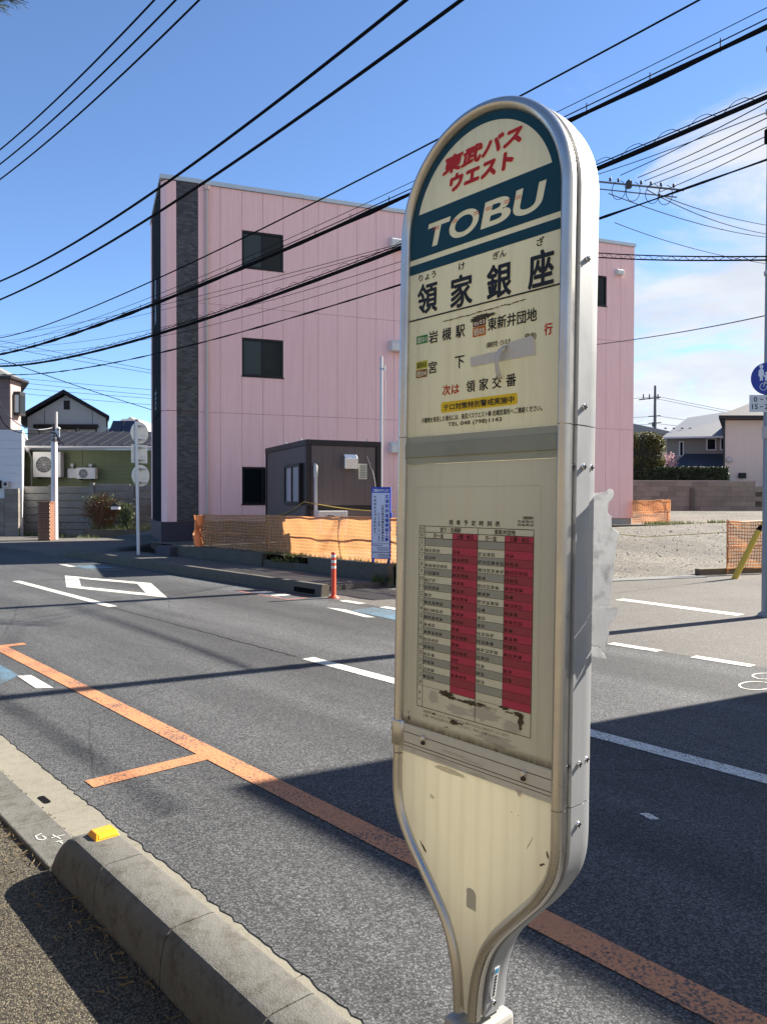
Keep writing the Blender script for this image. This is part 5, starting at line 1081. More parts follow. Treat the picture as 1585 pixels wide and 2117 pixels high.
for x0_, nm_ in ((-18.0, 'dark'), (-17.62, 'pale')):
    o = thing('meter_box', (x0_, 34.9, 2.1), ('dark electric meter box on the white house corner', 'pale meter box with a dark window beside the green wall')[nm_ == 'pale'], 'meter box', 'meter boxes by the white house')
    if nm_ == 'dark':
        MB().box(-17.72, -17.36, 34.8, 34.98, 2.16, 2.52).build('box', m_frame, o, bevel=0.01); MB().box(-17.62, -17.5, 34.79, 34.80, 2.33, 2.42).build('dial', m_pvc, o)
    else:
        MB().box(-17.22, -16.98, 34.8, 34.97, 2.2, 2.48).build('box', m_pvc, o, bevel=0.01); MB().box(-17.17, -17.03, 34.79, 34.80, 2.28, 2.43).build('window', m_frame, o)
# gable house behind
gb = thing('gabled_house', (-20.5, 50, 0), 'blue-grey gabled house rising behind the green house', 'house')
m_bg = plain('blue grey siding', (0.36, 0.42, 0.46), 0.6, var=0.06)
MB().prism([(-23.1, 50, 0), (-18.0, 50, 0), (-18.0, 50, 7.0), (-20.56, 50, 8.45), (-23.1, 50, 7.0)], (-2.4, 6, 0)).build('wall', m_bg, gb)
rr_ = MB(); 
for sgn in (-1, 1):
    ex = -20.56 + sgn * 2.95; rr_.prism([(-20.56, 49.5, 8.50), (ex, 49.5, 6.83), (ex, 49.5, 7.05), (-20.56, 49.5, 8.74)], (-2.7, 6.8, 0))
rr_.build('roof', m_rf, gb)
MB().box(-20.73, -20.35, 49.96, 50.0, 7.5, 8.08).build('gable_vent', m_frame, gb)
for x in (-22.0, -18.9): MB().box(x, x + 0.02, 49.985, 50.0, 6.0, 7.4).build('joint', m_frame, gb)
o = MB().box(-22.6, -18.5, 49.7, 49.98, 6.28, 6.52).build('balcony_beam', m_frame, gb)
for k in range(3): f_ = MB().box(-22.35 + k * 1.3, -21.2 + k * 1.3, 49.93, 49.99, 5.2, 6.26).build('window', m_frame, gb); MB().box(-22.28 + k * 1.3, -21.27 + k * 1.3, 49.9, 49.93, 5.25, 6.2).build('pane', glass('pale pane %d' % k, (0.25, 0.27, 0.27), 0.15), f_)
b = MB(); b.tube([(-19.55, 46, 5.2), (-19.55, 46, 6.9)], 0.09, 10); o = b.build('chimney_flue', m_steel); tag(o, 'steel flue pipe standing on the dark standing-seam roof', 'flue')
b = MB(); b.tube([(-17.9, 49.9, 7.0), (-17.9, 49.9, 5.2)], 0.05, 6); b.build('downpipe', m_frame, gb)
# solar roof house
sh_ = thing('solar_house', (-20.5, 62, 0), 'distant house with solar panels on its pale roof', 'house')
MB().box(-23, -18.5, 62, 68, 0, 6.6).build('wall', m_bg, sh_)
MB().prism([(-23.5, 61.6, 6.5), (-20.85, 63.5, 8.5), (-18.0, 61.6, 6.5)], (0, 6, 0)).build('roof', plain('pale shingle', (0.36, 0.35, 0.33), 0.7), sh_)
MB().add([(-22.9, 61.6, 6.5), (-18.6, 61.6, 6.5), (-20.2, 63.4, 8.3), (-21.5, 63.4, 8.3)], [(0, 1, 2, 3)]).build('roof_slope', plain('pale shingle', (0.36, 0.35, 0.33), 0.7), sh_)
for k in range(2): MB().obox((-22.1 + k * 0.98, 61.55, 6.62), (0.94, 0, 0), (0, 1.45, 1.45), (0, -0.04, 0.04)).build('solar_panel', plain('solar cell', (0.012, 0.016, 0.035), 0.15), sh_)
# white house and tall brown house on the left edge
wh = thing('white_house', (-18, 34, 0), 'white panelled house at the left edge beyond the junction', 'house')
m_wh = plain('white siding', (0.60, 0.61, 0.63), 0.55, var=0.05); MB().prism([(-24, 35.02, 0), (-16.42, 35.02, 0), (-19.0, 41, 0), (-24, 41, 0)], (0, 0, 4.72)).build('wall', m_wh, wh)
for r_ in range(11): MB().box(-17.72, -16.42, 34.985, 35.018, 0.55 + r_ * 0.38 + 0.004, 0.55 + (r_ + 1) * 0.38 - 0.004).build('siding_board', m_wh, wh)
for r_ in range(11): MB().box(-23.9, -17.80, 34.985, 35.018, 0.55 + r_ * 0.38 + 0.004, 0.55 + (r_ + 1) * 0.38 - 0.004).build('siding_board', m_wh, wh)
MB().box(-17.79, -17.73, 34.96, 35.0, 0.3, 4.72).build('corner_trim', m_bl, wh); MB().prism([(-24, 34.97, 4.722), (-16.38, 34.97, 4.722), (-18.9, 41, 4.722), (-24, 41, 4.722)], (0, 0, 0.1)).build('coping', m_wh, wh)
MB().box(-24, -17.0, 34.94, 35.01, 0.0, 0.5).build('base', plain('navy base', (0.012, 0.016, 0.06), 0.6), wh)
dr = MB().box(-19.3, -17.85, 34.93, 34.984, 0.5, 3.0).build('door', m_brd, wh); MB().box(-19.2, -17.95, 34.91, 34.93, 0.55, 2.92).build('door_leaf', plain('brown door', (0.12, 0.10, 0.10), 0.5), dr)
bh = thing('brown_tower_house', (-22, 42, 0), 'tall narrow brown house with a tiled roof above the white house', 'house')
m_bs = plain('brown siding', (0.075, 0.062, 0.068), 0.6, var=0.08); m_pk2 = plain('dusty pink siding', (0.36, 0.26, 0.25), 0.6)
MB().prism([(-30, 42, 0), (-20.35, 42, 0), (-20.35, 43.2, 0), (-24, 50, 0), (-30, 50, 0)], (0, 0, 8.2)).build('wall', m_bs, bh)
for r_ in range(6): MB().box(-30, -20.36, 41.98, 41.999, 5.0 + r_ * 0.55 + 0.01, 5.0 + (r_ + 1) * 0.55 - 0.01).build('siding_board', m_bs, bh)
MB().box(-20.352, -20.33, 42.02, 43.2, 0, 8.2).build('side_wall', m_pk2, bh)
MB().prism([(-30.5, 41.4, 8.21), (-20.0, 41.4, 8.21), (-20.0, 43.5, 8.21), (-24, 50.5, 8.21), (-30.5, 50.5, 8.21)], (0, 0, 0.12)).build('eave', m_brd, bh)
MB().add([(-30.4, 41.5, 8.332), (-20.1, 41.5, 8.332), (-20.1, 43.4, 8.332), (-24, 50.4, 8.332), (-30.4, 50.4, 8.332), (-25, 46, 10.6)], [(0, 1, 5), (1, 2, 5), (2, 3, 5), (3, 4, 5), (4, 0, 5)]).build('roof', plain('grey roof tile', (0.20, 0.20, 0.19), 0.7), bh)
o = MB().box(-20.33, -19.98, 42.35, 43.0, 6.3, 7.6).build('bay_window', m_brd, bh); MB().box(-20.27, -20.04, 42.33, 42.349, 6.45, 7.4).build('pane', glass('bay pane', (0.30, 0.33, 0.32), 0.1), o); MB().box(-19.98, -19.97, 42.42, 42.93, 6.45, 7.4).build('pane', m_glass, o)

# shrubs, weeds
m_dry = plain('dry stalks', (0.15, 0.075, 0.04), 0.8, var=0.45, scale=12); m_weed = foliage('weed', (0.05, 0.08, 0.02), (0.10, 0.13, 0.03), (0.16, 0.14, 0.05)); m_ivy = foliage('shrub leaf', (0.03, 0.05, 0.015), (0.07, 0.10, 0.03), (0.14, 0.16, 0.05))
def stalk_bush(name, c, rx, h, n, label, mat, leaves=0):
    t_ = thing(name, c, label, 'shrub', 'dry shrubs in the planter'); b = MB(); c = Vector(c)
    for k in range(n):
        a = random.uniform(0, 2 * math.pi); q = random.random() ** 0.6; p = c + Vector((random.gauss(0, rx * 0.18), random.gauss(0, rx * 0.15), 0)); e = c + Vector((rx * q * math.cos(a), rx * 0.6 * q * math.sin(a), h * random.uniform(0.6, 1.05) * math.sqrt(max(0.15, 1 - 0.6 * q * q))))
        m_ = (p + e) / 2 + Vector((0, 0, h * 0.12)); b.tube([p, m_, e], [0.010, 0.008, 0.004], 3, caps=False, smooth=False)
        for _ in range(2):
            s_ = m_.lerp(e, random.random()); b.tube([s_, s_ + Vector((random.gauss(0, 0.12), random.gauss(0, 0.08), random.uniform(0.02, 0.18)))], [0.006, 0.003], 3, caps=False, smooth=False)
    b.build('stalks', mat, t_, kind='stuff')
    b = MB()
    for k in range(leaves):
        a = random.uniform(0, 6.28); p = c + Vector((rx * 0.8 * random.uniform(-1, 1), rx * 0.5 * random.uniform(-1, 1), h * random.uniform(0.15, 0.95))); d1 = Vector((random.gauss(0, 1), random.gauss(0, 1), random.gauss(0, 1))).normalized() * 0.05; d2 = d1.cross(Vector((random.gauss(0, 1), random.gauss(0, 1), random.gauss(0, 1)))).normalized() * 0.03; b.quad(p - d1, p - d2, p + d1, p + d2)
    if leaves: b.build('leaves', m_ivy if mat is not m_dry or leaves > 300 else m_dry, t_, kind='stuff')
    return t_
stalk_bush('dry_shrub', (-12.65, 34.7, 0.25), 1.05, 1.75, 520, 'large dry brown shrub against the precast wall', m_dry, 420)
stalk_bush('dry_shrub', (-9.9, 34.4, 0.25), 0.75, 1.75, 260, 'tall bare tangled shrub beside the pink building corner', m_dry, 60)
stalk_bush('leafy_shrub', (-11.55, 34.5, 0.25), 0.45, 1.35, 60, 'thin leafy green shrub beside the small lamp box', m_ivy, 360)
stalk_bush('dry_shrub', (-14.95, 34.8, 0.0), 0.45, 1.1, 26, 'sparse dry stems rising behind the pale pole', m_dry, 20)
lb_ = thing('lamp_box', (-11.95, 34.2, 1.2), 'small white box with a roof among the dry shrubs', 'box'); MB().box(-12.08, -11.72, 34.1, 34.3, 1.22, 1.36).build('body', m_wp, lb_, bevel=0.01); MB().prism([(-12.12, 34.05, 1.36), (-11.90, 34.05, 1.52), (-11.68, 34.05, 1.36)], (0, 0.3, 0)).build('roof', m_frame, lb_)
def blades(b, c, rx, ry, n, h):
    for k in range(n):
        p = Vector(c) + Vector((random.uniform(-rx, rx), random.uniform(-ry, ry), 0)); a = random.uniform(0, 6.28); hh = h * random.uniform(0.4, 1.1); e = p + Vector((math.cos(a) * hh * 0.4, math.sin(a) * hh * 0.4, hh)); w_ = Vector((-math.sin(a), math.cos(a), 0)) * 0.012; b.add([p - w_, p + w_, e], [(0, 1, 2)])
b = MB(); blades(b, (-11, 34.3, 0.25), 2.1, 0.35, 900, 0.35); blades(b, (-13.3, 33.4, 0.0), 0.9, 0.15, 160, 0.2); blades(b, (-15.4, 34.9, 0.0), 0.9, 0.4, 260, 0.3)
o = b.build('planter_weeds', m_weed, kind='stuff'); tag(o, 'weeds growing along the foot of the precast wall', 'weeds')
b = MB()
for k in range(12): p = RS(random.uniform(-15.3, -10.9), random.uniform(9.95, 10.1), 0.38); blades(b, p, 0.3, 0.06, 40, 0.12)
p = RS(-14.2, 9.85, 0.27); blades(b, p, 0.5, 0.08, 220, 0.14)
p = RS(-11.05, 9.7, 0.1); blades(b, p, 0.2, 0.1, 80, 0.2)
for k in range(14): q_ = P0 + E * random.uniform(15.5, 20.5) + MF * random.uniform(0.4, 1.1); blades(b, (q_.x, q_.y, lot_z(q_.x, q_.y)), 0.35, 0.15, 50, 0.16)
o = b.build('lot_weeds', m_weed, kind='stuff'); tag(o, 'weeds along the edge of the gravel lot and its low walls', 'weeds')
o = MB().obox(P0 + E * 15.0 + MF * 0.9 + Vector((0, 0, 0.5)), E * 5.2, MF * 0.18, (0, 0, 0.30)).build('lot_kerb', m_concD, bevel=0.02); tag(o, 'broken dark kerb line at the right foot of the pink building', 'kerb')

# ================================================================== RIGHT BACKGROUND
def wall_blocks(name, x0, x1, y, z0, rows_, label, bw_=0.95, bh_=0.30):
    t_ = thing(name, (x0, y, z0), label, 'wall', 'block walls behind the lot'); me_ = MB().box(0.006, bw_ - 0.006, 0, 0.15, 0.006, bh_ - 0.006).mesh('block', m_block)
    MB().box(x0, x1, y + 0.012, y + 0.14, z0 - 0.3, z0 + rows_ * bh_ - 0.01).build('mortar_core', m_concD, t_)
    for r_ in range(rows_):
        x = x0 + (0 if r_ % 2 == 0 else -bw_ / 2)
        while x < x1:
            if x >= x0 - 0.01 and x + bw_ <= x1 + 0.5: piece('block', me_, t_, (x, y, z0 + r_ * bh_))
            x += bw_
    return t_
rw = wall_blocks('block_wall', 13.2, 22.2, 46.0, 1.02, 6, 'grey concrete block wall under the clipped hedge'); MB().box(13.2, 22.25, 45.97, 46.18, 2.823, 2.88).build('coping', m_concL, rw)
rw2 = wall_blocks('block_wall', 22.3, 30.0, 46.3, 1.02, 4, 'lower brown block wall in front of the pale house'); MB().box(18.30, 18.52, 45.85, 45.98, 1.0, 2.45).build('buttress', m_concD, rw)
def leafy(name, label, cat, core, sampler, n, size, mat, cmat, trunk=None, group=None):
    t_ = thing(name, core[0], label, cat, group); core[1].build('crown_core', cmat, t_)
    b = MB()
    for k in range(n):
        p, nr = sampler(); d1 = (Vector((random.gauss(0, 1), random.gauss(0, 1), random.gauss(0, 1))) + nr * 0.3).normalized(); d2 = d1.cross(nr + Vector((random.gauss(0, 0.5), random.gauss(0, 0.5), random.gauss(0, 0.5)))).normalized(); s_ = size * random.uniform(0.6, 1.3); b.quad(p - d1 * s_, p - d2 * s_ * 0.5, p + d1 * s_, p + d2 * s_ * 0.5)
    b.build('crown', mat, t_, kind='stuff')
    if trunk: MB().tube(trunk, 0.09, 8).build('trunk', plain('bark', (0.10, 0.075, 0.05), 0.9), t_)
    return t_
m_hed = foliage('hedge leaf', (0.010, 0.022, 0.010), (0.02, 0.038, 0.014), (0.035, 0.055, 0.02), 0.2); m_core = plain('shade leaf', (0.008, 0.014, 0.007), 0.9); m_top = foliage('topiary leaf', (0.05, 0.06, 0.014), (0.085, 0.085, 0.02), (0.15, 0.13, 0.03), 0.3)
def hs():
    f_ = random.random(); x = random.uniform(13.4, 21.0)
    if f_ < 0.7: return Vector((x, 46.75 + random.gauss(0, 0.04), random.uniform(2.6, 3.68))), Vector((0, -1, 0))
    return Vector((x, random.uniform(46.75, 47.6), 3.68 + random.gauss(0, 0.035))), Vector((0, 0, 1))
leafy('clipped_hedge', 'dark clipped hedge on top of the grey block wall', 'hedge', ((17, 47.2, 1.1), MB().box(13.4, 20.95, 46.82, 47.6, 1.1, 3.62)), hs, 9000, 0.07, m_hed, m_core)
TC = Vector((15.75, 48.2, 4.5))
def superell(u_, v_, k=0.45):
    f_ = lambda x, e: math.copysign(abs(x) ** e, x); return Vector((1.62 * f_(math.cos(v_), k) * f_(math.cos(u_), k), 1.3 * f_(math.cos(v_), k) * f_(math.sin(u_), k), 1.42 * f_(math.sin(v_), k)))
def ts():
    u_ = random.uniform(-math.pi, math.pi); v_ = math.asin(random.uniform(-1, 1)); q = superell(u_, v_, 0.55); return TC + q * random.uniform(0.93, 1.03), q.normalized()
b = MB(); vs_ = [TC + superell(2 * math.pi * i / 20, -math.pi / 2 + math.pi * j / 12, 0.55) * 0.93 for j in range(13) for i in range(20)]; b.add(vs_, [(j * 20 + i, j * 20 + (i + 1) % 20, (j + 1) * 20 + (i + 1) % 20, (j + 1) * 20 + i) for j in range(12) for i in range(20)], True)
leafy('topiary_tree', 'rounded clipped evergreen standing above the dark hedge', 'tree', ((TC.x, TC.y, 1.0), b), ts, 12000, 0.07, m_top, m_core, [(TC.x, TC.y, 1.0), (TC.x, TC.y, 3.4)])
PC = Vector((17.75, 48.0, 4.1))
def ps():
    d_ = Vector((random.gauss(0, 1), random.gauss(0, 1), random.gauss(0, 1))).normalized(); return PC + Vector((d_.x * 0.62, d_.y * 0.5, d_.z * 0.62)) * random.random() ** 0.4, d_
leafy('plum_tree', 'small plum tree in pink blossom beside the clipped evergreen', 'tree', ((PC.x, PC.y, 1.0), MB().tube([PC + Vector((-0.2, 0, -0.6)), PC, PC + Vector((0.2, 0, 0.35))], 0.03, 6)), ps, 700, 0.05, foliage('plum blossom', (0.50, 0.30, 0.34), (0.62, 0.42, 0.46), (0.40, 0.20, 0.24)), plain('bark', (0.10, 0.075, 0.05), 0.9), [(PC.x, PC.y, 1.0), PC + Vector((-0.2, 0, -0.6))])

def win(parent, x0, x1, y, z0, z1, fr_mat, pane=None, w=0.07):
    b = MB(); b.box(x0, x1, y - 0.06, y, z0, z0 + w); b.box(x0, x1, y - 0.06, y, z1 - w, z1); b.box(x0, x0 + w, y - 0.06, y, z0 + w, z1 - w); b.box(x1 - w, x1, y - 0.06, y, z0 + w, z1 - w); o = b.build('window', fr_mat, parent)
    MB().box(x0 + w, x1 - w, y - 0.03, y - 0.001, z0 + w, z1 - w).build('pane', pane or m_glass, o); return o
m_beige = plain('beige render', (0.27, 0.25, 0.215), 0.7, var=0.05); m_rg = plain('grey slate', (0.21, 0.215, 0.225), 0.6, var=0.1, scale=4); m_rdk = plain('dark slate', (0.045, 0.055, 0.075), 0.55, var=0.12, scale=4)
be = thing('beige_house', (23, 57, 0), 'beige two-storey house with grey roofs behind the hedge', 'house')
MB().prism([(20.95, 57.0, 0), (30, 57.0, 0), (30, 64, 0), (23.8, 64, 0)], (0, 0, 6.5)).build('wall', m_beige, be)
rb_ = MB().add([(20.35, 56.3, 6.33), (31, 56.3, 6.50), (31, 60.6, 9.3), (23.9, 60.6, 8.2), (23.2, 64.5, 6.33)], [(0, 1, 2, 3), (0, 3, 4)]).build('roof', m_rg, be); MB().obox((20.3, 56.24, 6.20), (10.7, 0, 0.17), (0, 0.06, 0), (0, 0, 0.125)).build('fascia', m_wp, rb_)
for k in range(9): MB().obox((20.9 + k * 0.62, 57.35 - 0.02, 7.0 + k * 0.0), (0.16, 0, 0), (0, 0.12, 0.07), (0, 0, 0.05)).build('snow_guard', m_frame, rb_)
win(be, 21.84, 22.18, 57.0, 4.94, 6.06, m_wp); win(be, 23.86, 24.58, 57.0, 5.40, 6.28, m_wp); win(be, 24.88, 25.4, 57.0, 5.42, 6.32, m_wp)
MB().prism([(20.0, 54.2, 3.75), (22.3, 56.99, 5.15), (31, 56.99, 5.15), (31, 54.2, 3.75)], (0, 0.0, -0.12)).build('porch_roof', m_rdk, be); MB().box(20.0, 31, 54.12, 54.19, 3.60, 3.80).build('porch_gutter', m_wp, be); MB().box(21.3, 31, 55.2, 56.99, 0, 3.62).build('porch_wall', m_beige, be)
fr_ = thing('grey_roofed_house', (22, 72, 0), 'distant house showing only its grey roof above the round tree', 'house'); MB().box(16, 28, 70.5, 78, 0, 7.7).build('wall', m_beige, fr_); MB().prism([(15, 70, 9.2), (22.3, 70, 8.75), (27.3, 70, 7.7), (15, 70, 7.6)], (0, 8, 0)).build('roof', m_rg, fr_)
wh2 = thing('pale_house', (26, 50.5, 0), 'pale two-storey house with a dark eave at the right edge', 'house')
m_ph = plain('pale render', (0.60, 0.52, 0.46), 0.65, var=0.04, streak=0.12)
MB().prism([(22.35, 50.5, 0), (36, 50.5, 0), (36, 58, 0), (26.2, 58, 0)], (0, 0, 6.95)).build('wall', m_ph, wh2)
MB().prism([(21.6, 49.7, 6.98), (36, 49.7, 6.98), (36, 59, 6.98), (26.0, 59, 6.98)], (0, 0, 0.2)).build('eave', m_brd, wh2)
MB().add([(21.65, 49.75, 7.182), (36, 49.75, 7.182), (36, 55, 9.6), (28.5, 55, 9.6), (26.0, 59, 7.182)], [(0, 1, 2, 3), (0, 3, 4)]).build('roof', plain('brown slate', (0.13, 0.12, 0.11), 0.6), wh2)
b = MB(); b.tube([(22.28, 50.45, 6.9), (22.28, 50.42, 0.5)], 0.06, 8); b.build('downpipe', m_frame, wh2)
o = MB().box(25.0, 30, 50.35, 50.499, 0.5, 3.95).build('garage_surround', m_brd, wh2); MB().box(25.15, 30, 50.32, 50.35, 3.2, 3.8).build('garage_lintel', m_ph, o)
for k in range(12): MB().box(25.2 + k * 0.4, 25.2 + k * 0.4 + 0.37, 50.32, 50.349, 0.6, 2.95).build('garage_slat', plain('garage slat', (0.10, 0.10, 0.12), 0.5), o)
MB().box(23.25, 23.7, 50.3, 50.499, 3.15, 3.5).build('wall_lamp', m_frame, wh2, bevel=0.02)
MB().lathe((22.65, 50.499, 4.35), [(0.22, 0), (0.22, 0.06), (0.1, 0.1)], 16, (0, -1, 0)).build('meter', m_pvc, wh2)

# ================================================================== UTILITY POLE WITH BLUE SIGN
up_ = thing('utility_pole', (5.56, 11.05, 0), 'tall grey steel utility pole at the right edge behind the blue sign', 'utility pole', 'utility poles')
m_up = plain('grey pole paint', (0.22, 0.25, 0.29), 0.45, 0.3, var=0.1)
MB().tube([(5.56, 11.05, -0.05), (5.56, 11.05, 3.0), (5.56, 11.05, 10.2)], [0.11, 0.106, 0.085], 22).build('shaft', m_up, up_)
MB().lathe((5.56, 11.05, 0), [(0.16, 0), (0.16, 0.03), (0.115, 0.06)], 20).build('base_ring', m_concL, up_)
b = MB()
for z in (2.62, 4.9, 6.9, 7.2, 8.1): b.lathe((5.56, 11.05, z), [(0.118, 0), (0.118, 0.05)], 16)
b.box(5.42, 5.46, 10.9, 11.05, 2.55, 2.72); b.build('band', m_steel, up_)
b = MB(); b.box(5.42, 5.46, 11.0, 11.06, 6.75, 6.95); b.build('junction_box', m_black, up_)
bs_ = thing('cycle_path_sign', (5.40, 10.9, 2.9), 'round blue pedestrian and cyclist sign with a time plate on the utility pole', 'road sign')
m_sb = plain('sign blue', (0.006, 0.035, 0.30), 0.35, var=0.06); DC = Vector((5.40, 10.88, 3.385)); 
dsc = MB().lathe(DC, [(0.225, 0.0), (0.225, 0.012), (0.218, 0.014)], 40, (0, -1, 0)).build('sign_disc', m_sb, bs_)
DP = lambda x, z: Vector((DC.x + x, DC.y - 0.0155, DC.z + z))
b = MB(); K = 36
def fill(pts): b.poly([DP(*q) for q in pts])
fill([(-0.085 + 0.028 * math.cos(a), 0.168 + 0.030 * math.sin(a)) for a in [k * 0.5236 for k in range(12)]])
fill([(-0.125, 0.04), (-0.105, 0.02), (-0.105, -0.03), (-0.09, -0.03), (-0.085, 0.0), (-0.08, -0.03), (-0.062, -0.03), (-0.062, 0.06), (-0.05, 0.03), (-0.035, 0.02), (-0.03, 0.03), (-0.045, 0.07), (-0.055, 0.125), (-0.075, 0.137), (-0.1, 0.135), (-0.12, 0.115)])
fill([(-0.012 + 0.018 * math.cos(a), 0.078 + 0.020 * math.sin(a)) for a in [k * 0.5236 for k in range(12)]]); fill([(-0.03, -0.025), (-0.015, -0.03), (0.005, -0.03), (0.012, 0.04), (0.002, 0.056), (-0.022, 0.056), (-0.034, 0.04)])
def bar(p, q, w=0.010):
    a, c = Vector(p), Vector(q); d_ = (c - a).normalized(); n_ = Vector((-d_.y, d_.x)) * w / 2; fill([a - n_, c - n_, c + n_, a + n_])
for cx2 in (-0.055, 0.075):
    for k in range(16): a0_, a1_ = 2 * math.pi * k / 16, 2 * math.pi * (k + 1) / 16; bar((cx2 + 0.048 * math.cos(a0_), -0.115 + 0.048 * math.sin(a0_)), (cx2 + 0.048 * math.cos(a1_), -0.115 + 0.048 * math.sin(a1_)), 0.008)
for p, q in (((-0.055, -0.115), (-0.030, -0.055)), ((-0.035, -0.065), (0.045, -0.062)), ((0.01, -0.12), (0.045, -0.062)), ((-0.035, -0.065), (0.01, -0.12)), ((0.01, -0.12), (0.075, -0.115)), ((0.075, -0.115), (0.040, -0.045)), ((-0.045, -0.05), (-0.01, -0.05)), ((0.030, -0.045), (0.06, -0.042))): bar(p, q)
b.build('pictogram', flat('sign white', (0.66, 0.68, 0.72)), dsc)
pt_ = MB().box(5.155, 5.66, 10.868, 10.88, 2.915, 3.155).build('time_plate', plain('plate white', (0.62, 0.62, 0.62), 0.4), bs_, bevel=0.004)
b = MB(); PFm = lambda x, y, l: Vector((x, 10.8665 - l, y)); text_to(b, '0', (5.215, 3.058, 5.262, 3.128), PFm, 0.02); text_to(b, '-', (5.300, 3.088, 5.345, 3.098), PFm); text_to(b, '9', (5.385, 3.058, 5.435, 3.128), PFm, 0.02); text_to(b, '15', (5.19, 2.955, 5.272, 3.025), PFm, 0.02); text_to(b, '-', (5.300, 2.985, 5.345, 2.995), PFm); text_to(b, '24', (5.37, 2.955, 5.47, 3.025), PFm, 0.02)
b.build('time_text', m_ink, pt_)
b = MB(); b.box(5.36, 5.56, 10.89, 10.95, 3.36, 3.40); b.box(5.36, 5.56, 10.89, 10.95, 3.02, 3.06); b.build('bracket', m_steel, bs_)
# yellow guy-wire tube
gy = thing('guy_wire', (7.48, 16.4, 0), 'yellow guy wire guard leaning out of the ground beside the orange net', 'guy wire')
g0, g1 = Vector((7.46, 16.35, -0.02)), Vector((8.02, 16.45, 1.02)); gd = (g1 - g0).normalized(); m_ye = plain('guard yellow', (0.62, 0.44, 0.06), 0.45, var=0.1)
MB().tube([g0, g1], 0.062, 14).build('guard_tube', m_ye, gy); MB().tube([g1, g1 + gd * 0.13], [0.064, 0.03], 14).build('collar', m_black, gy); MB().tube([g1 + gd * 0.13, g1 + gd * 1.0], 0.022, 8).build('upper_sleeve', m_ye, gy); MB().tube([g1 + gd * 1.0, g1 + gd * 7], 0.010, 6).build('stay', m_cable, gy)
# pole hidden behind the bus stop, with its cross-arm of insulators
hp = thing('utility_pole', (4.2, 17.0, 0), 'utility pole behind the bus stop sign with a long insulator cross-arm', 'utility pole', 'utility poles')
MB().tube([(4.2, 17, -0.05), (4.2, 17, 9.5)], [0.16, 0.11], 18).build('shaft', concrete('pole concrete', (0.34, 0.33, 0.31)), hp)
m_ins0 = plain('weathered arm', (0.16, 0.16, 0.16), 0.7)
a0v, a1v = Vector((4.0, 17.1, 8.78)), Vector((6.02, 15.55, 7.90)); ad = (a1v - a0v).normalized()
MB().tube([a0v, a1v], 0.020, 6).build('cross_arm', m_ins0, hp); MB().tube([a0v + Vector((0, 0.08, -0.12)), a1v + Vector((-0.1, 0.1, -0.1))], 0.013, 6).build('cross_arm', m_ins0, hp)
m_ins = plain('insulator', (0.05, 0.05, 0.055), 0.35)
for k in (0.40, 0.47, 0.56, 0.66, 0.74, 0.82, 0.92):
    p = a0v.lerp(a1v, k); MB().lathe(p + Vector((0, 0, 0.03)), [(0.012, 0), (0.03, 0.02), (0.02, 0.04), (0.03, 0.06), (0.012, 0.085)], 10).build('insulator', m_ins, hp)
for k in (0.50, 0.62, 0.78, 0.88):
    p = a0v.lerp(a1v, k); MB().tube([p + Vector((-0.06 + 0.13 * math.sin(a), 0.02 - 0.05 * math.sin(a), -0.12 + 0.2 * math.cos(a))) for a in [0.25 + 5.6 * q / 14 for q in range(15)]], 0.007, 5).build('jumper_loop', m_cable, hp)
MB().box(5.06, 5.18, 16.15, 16.27, 8.2, 8.36).build('switch', m_ins, hp, bevel=0.03)
# far lattice of wires: distant pole
fp = thing('utility_pole', (31.7, 90, 0), 'distant dark utility pole with two cross-arms above the grey roofs', 'utility pole', 'utility poles')
MB().tube([(31.7, 90, 0), (31.66, 90, 15.1)], [0.3, 0.13], 10).build('shaft', plain('far pole', (0.12, 0.12, 0.12), 0.7), fp)
b = MB(); b.tube([(29.8, 90, 13.45), (32.3, 90, 13.75)], 0.07, 6); b.build('cross_arm', m_cable, fp); MB().tube([(30.9, 90, 11.5), (32.3, 90, 11.6)], 0.06, 6).build('cross_arm', m_cable, fp); MB().tube([(30.9, 90, 10.7), (32.4, 90, 10.8)], 0.05, 6).build('cross_arm', m_cable, fp)
b = MB()
for x in (30.3, 31.0, 32.0): b.cyl((x, 90, 13.5), (x, 90, 14.1), 0.07, 6)
for z in (9.0, 9.7, 10.3): b.box(31.3, 31.55, 89.8, 90, z, z + 0.5)
b.build('insulator', m_ins, fp)
for z in (13.6, 12.4): pass

# ================================================================== OVERHEAD WIRES
def quad3(a, m_, c, n_):
    """curve through three points, run past both ends"""
    a, m_, c = Vector(a), Vector(m_), Vector(c); L1 = (m_ - a).length; L2 = (c - m_).length; tm = L1 / (L1 + L2); out_ = []
    for k in range(n_ + 1):
        t_ = -0.12 + 1.24 * k / n_; out_.append(a * ((t_ - tm) * (t_ - 1) / (tm)) + m_ * (t_ * (t_ - 1) / (tm * (tm - 1))) + c * (t_ * (t_ - tm) / (1 - tm)))
    return out_
def wire(label, pts, r, group, n_=40, lump=0.0, mat=None, run=True):
    b = MB()
    if len(pts) == 3: path = quad3(*pts, n_) if run else quad3(*pts, n_)[4:-3]
    else:
        a, c = Vector(pts[0]), Vector(pts[1]); path = [a.lerp(c, k / 16) - Vector((0, 0, 0.006 * (c - a).length * math.sin(math.pi * k / 16))) for k in range(17)]
    rad = [r * (1 + lump * (math.sin(i * 1.7) * 0.5 + random.uniform(-0.5, 0.5))) for i in range(len(path))] if lump else r
    b.tube(path, rad, 6); o = b.build('overhead_wire', mat or m_cable); tag(o, label, 'wire', group); return o, path
gA = 'wires along the main road'; gB = 'thin service wires left of the pink building'; gC = 'wires meeting at the poles on the right'
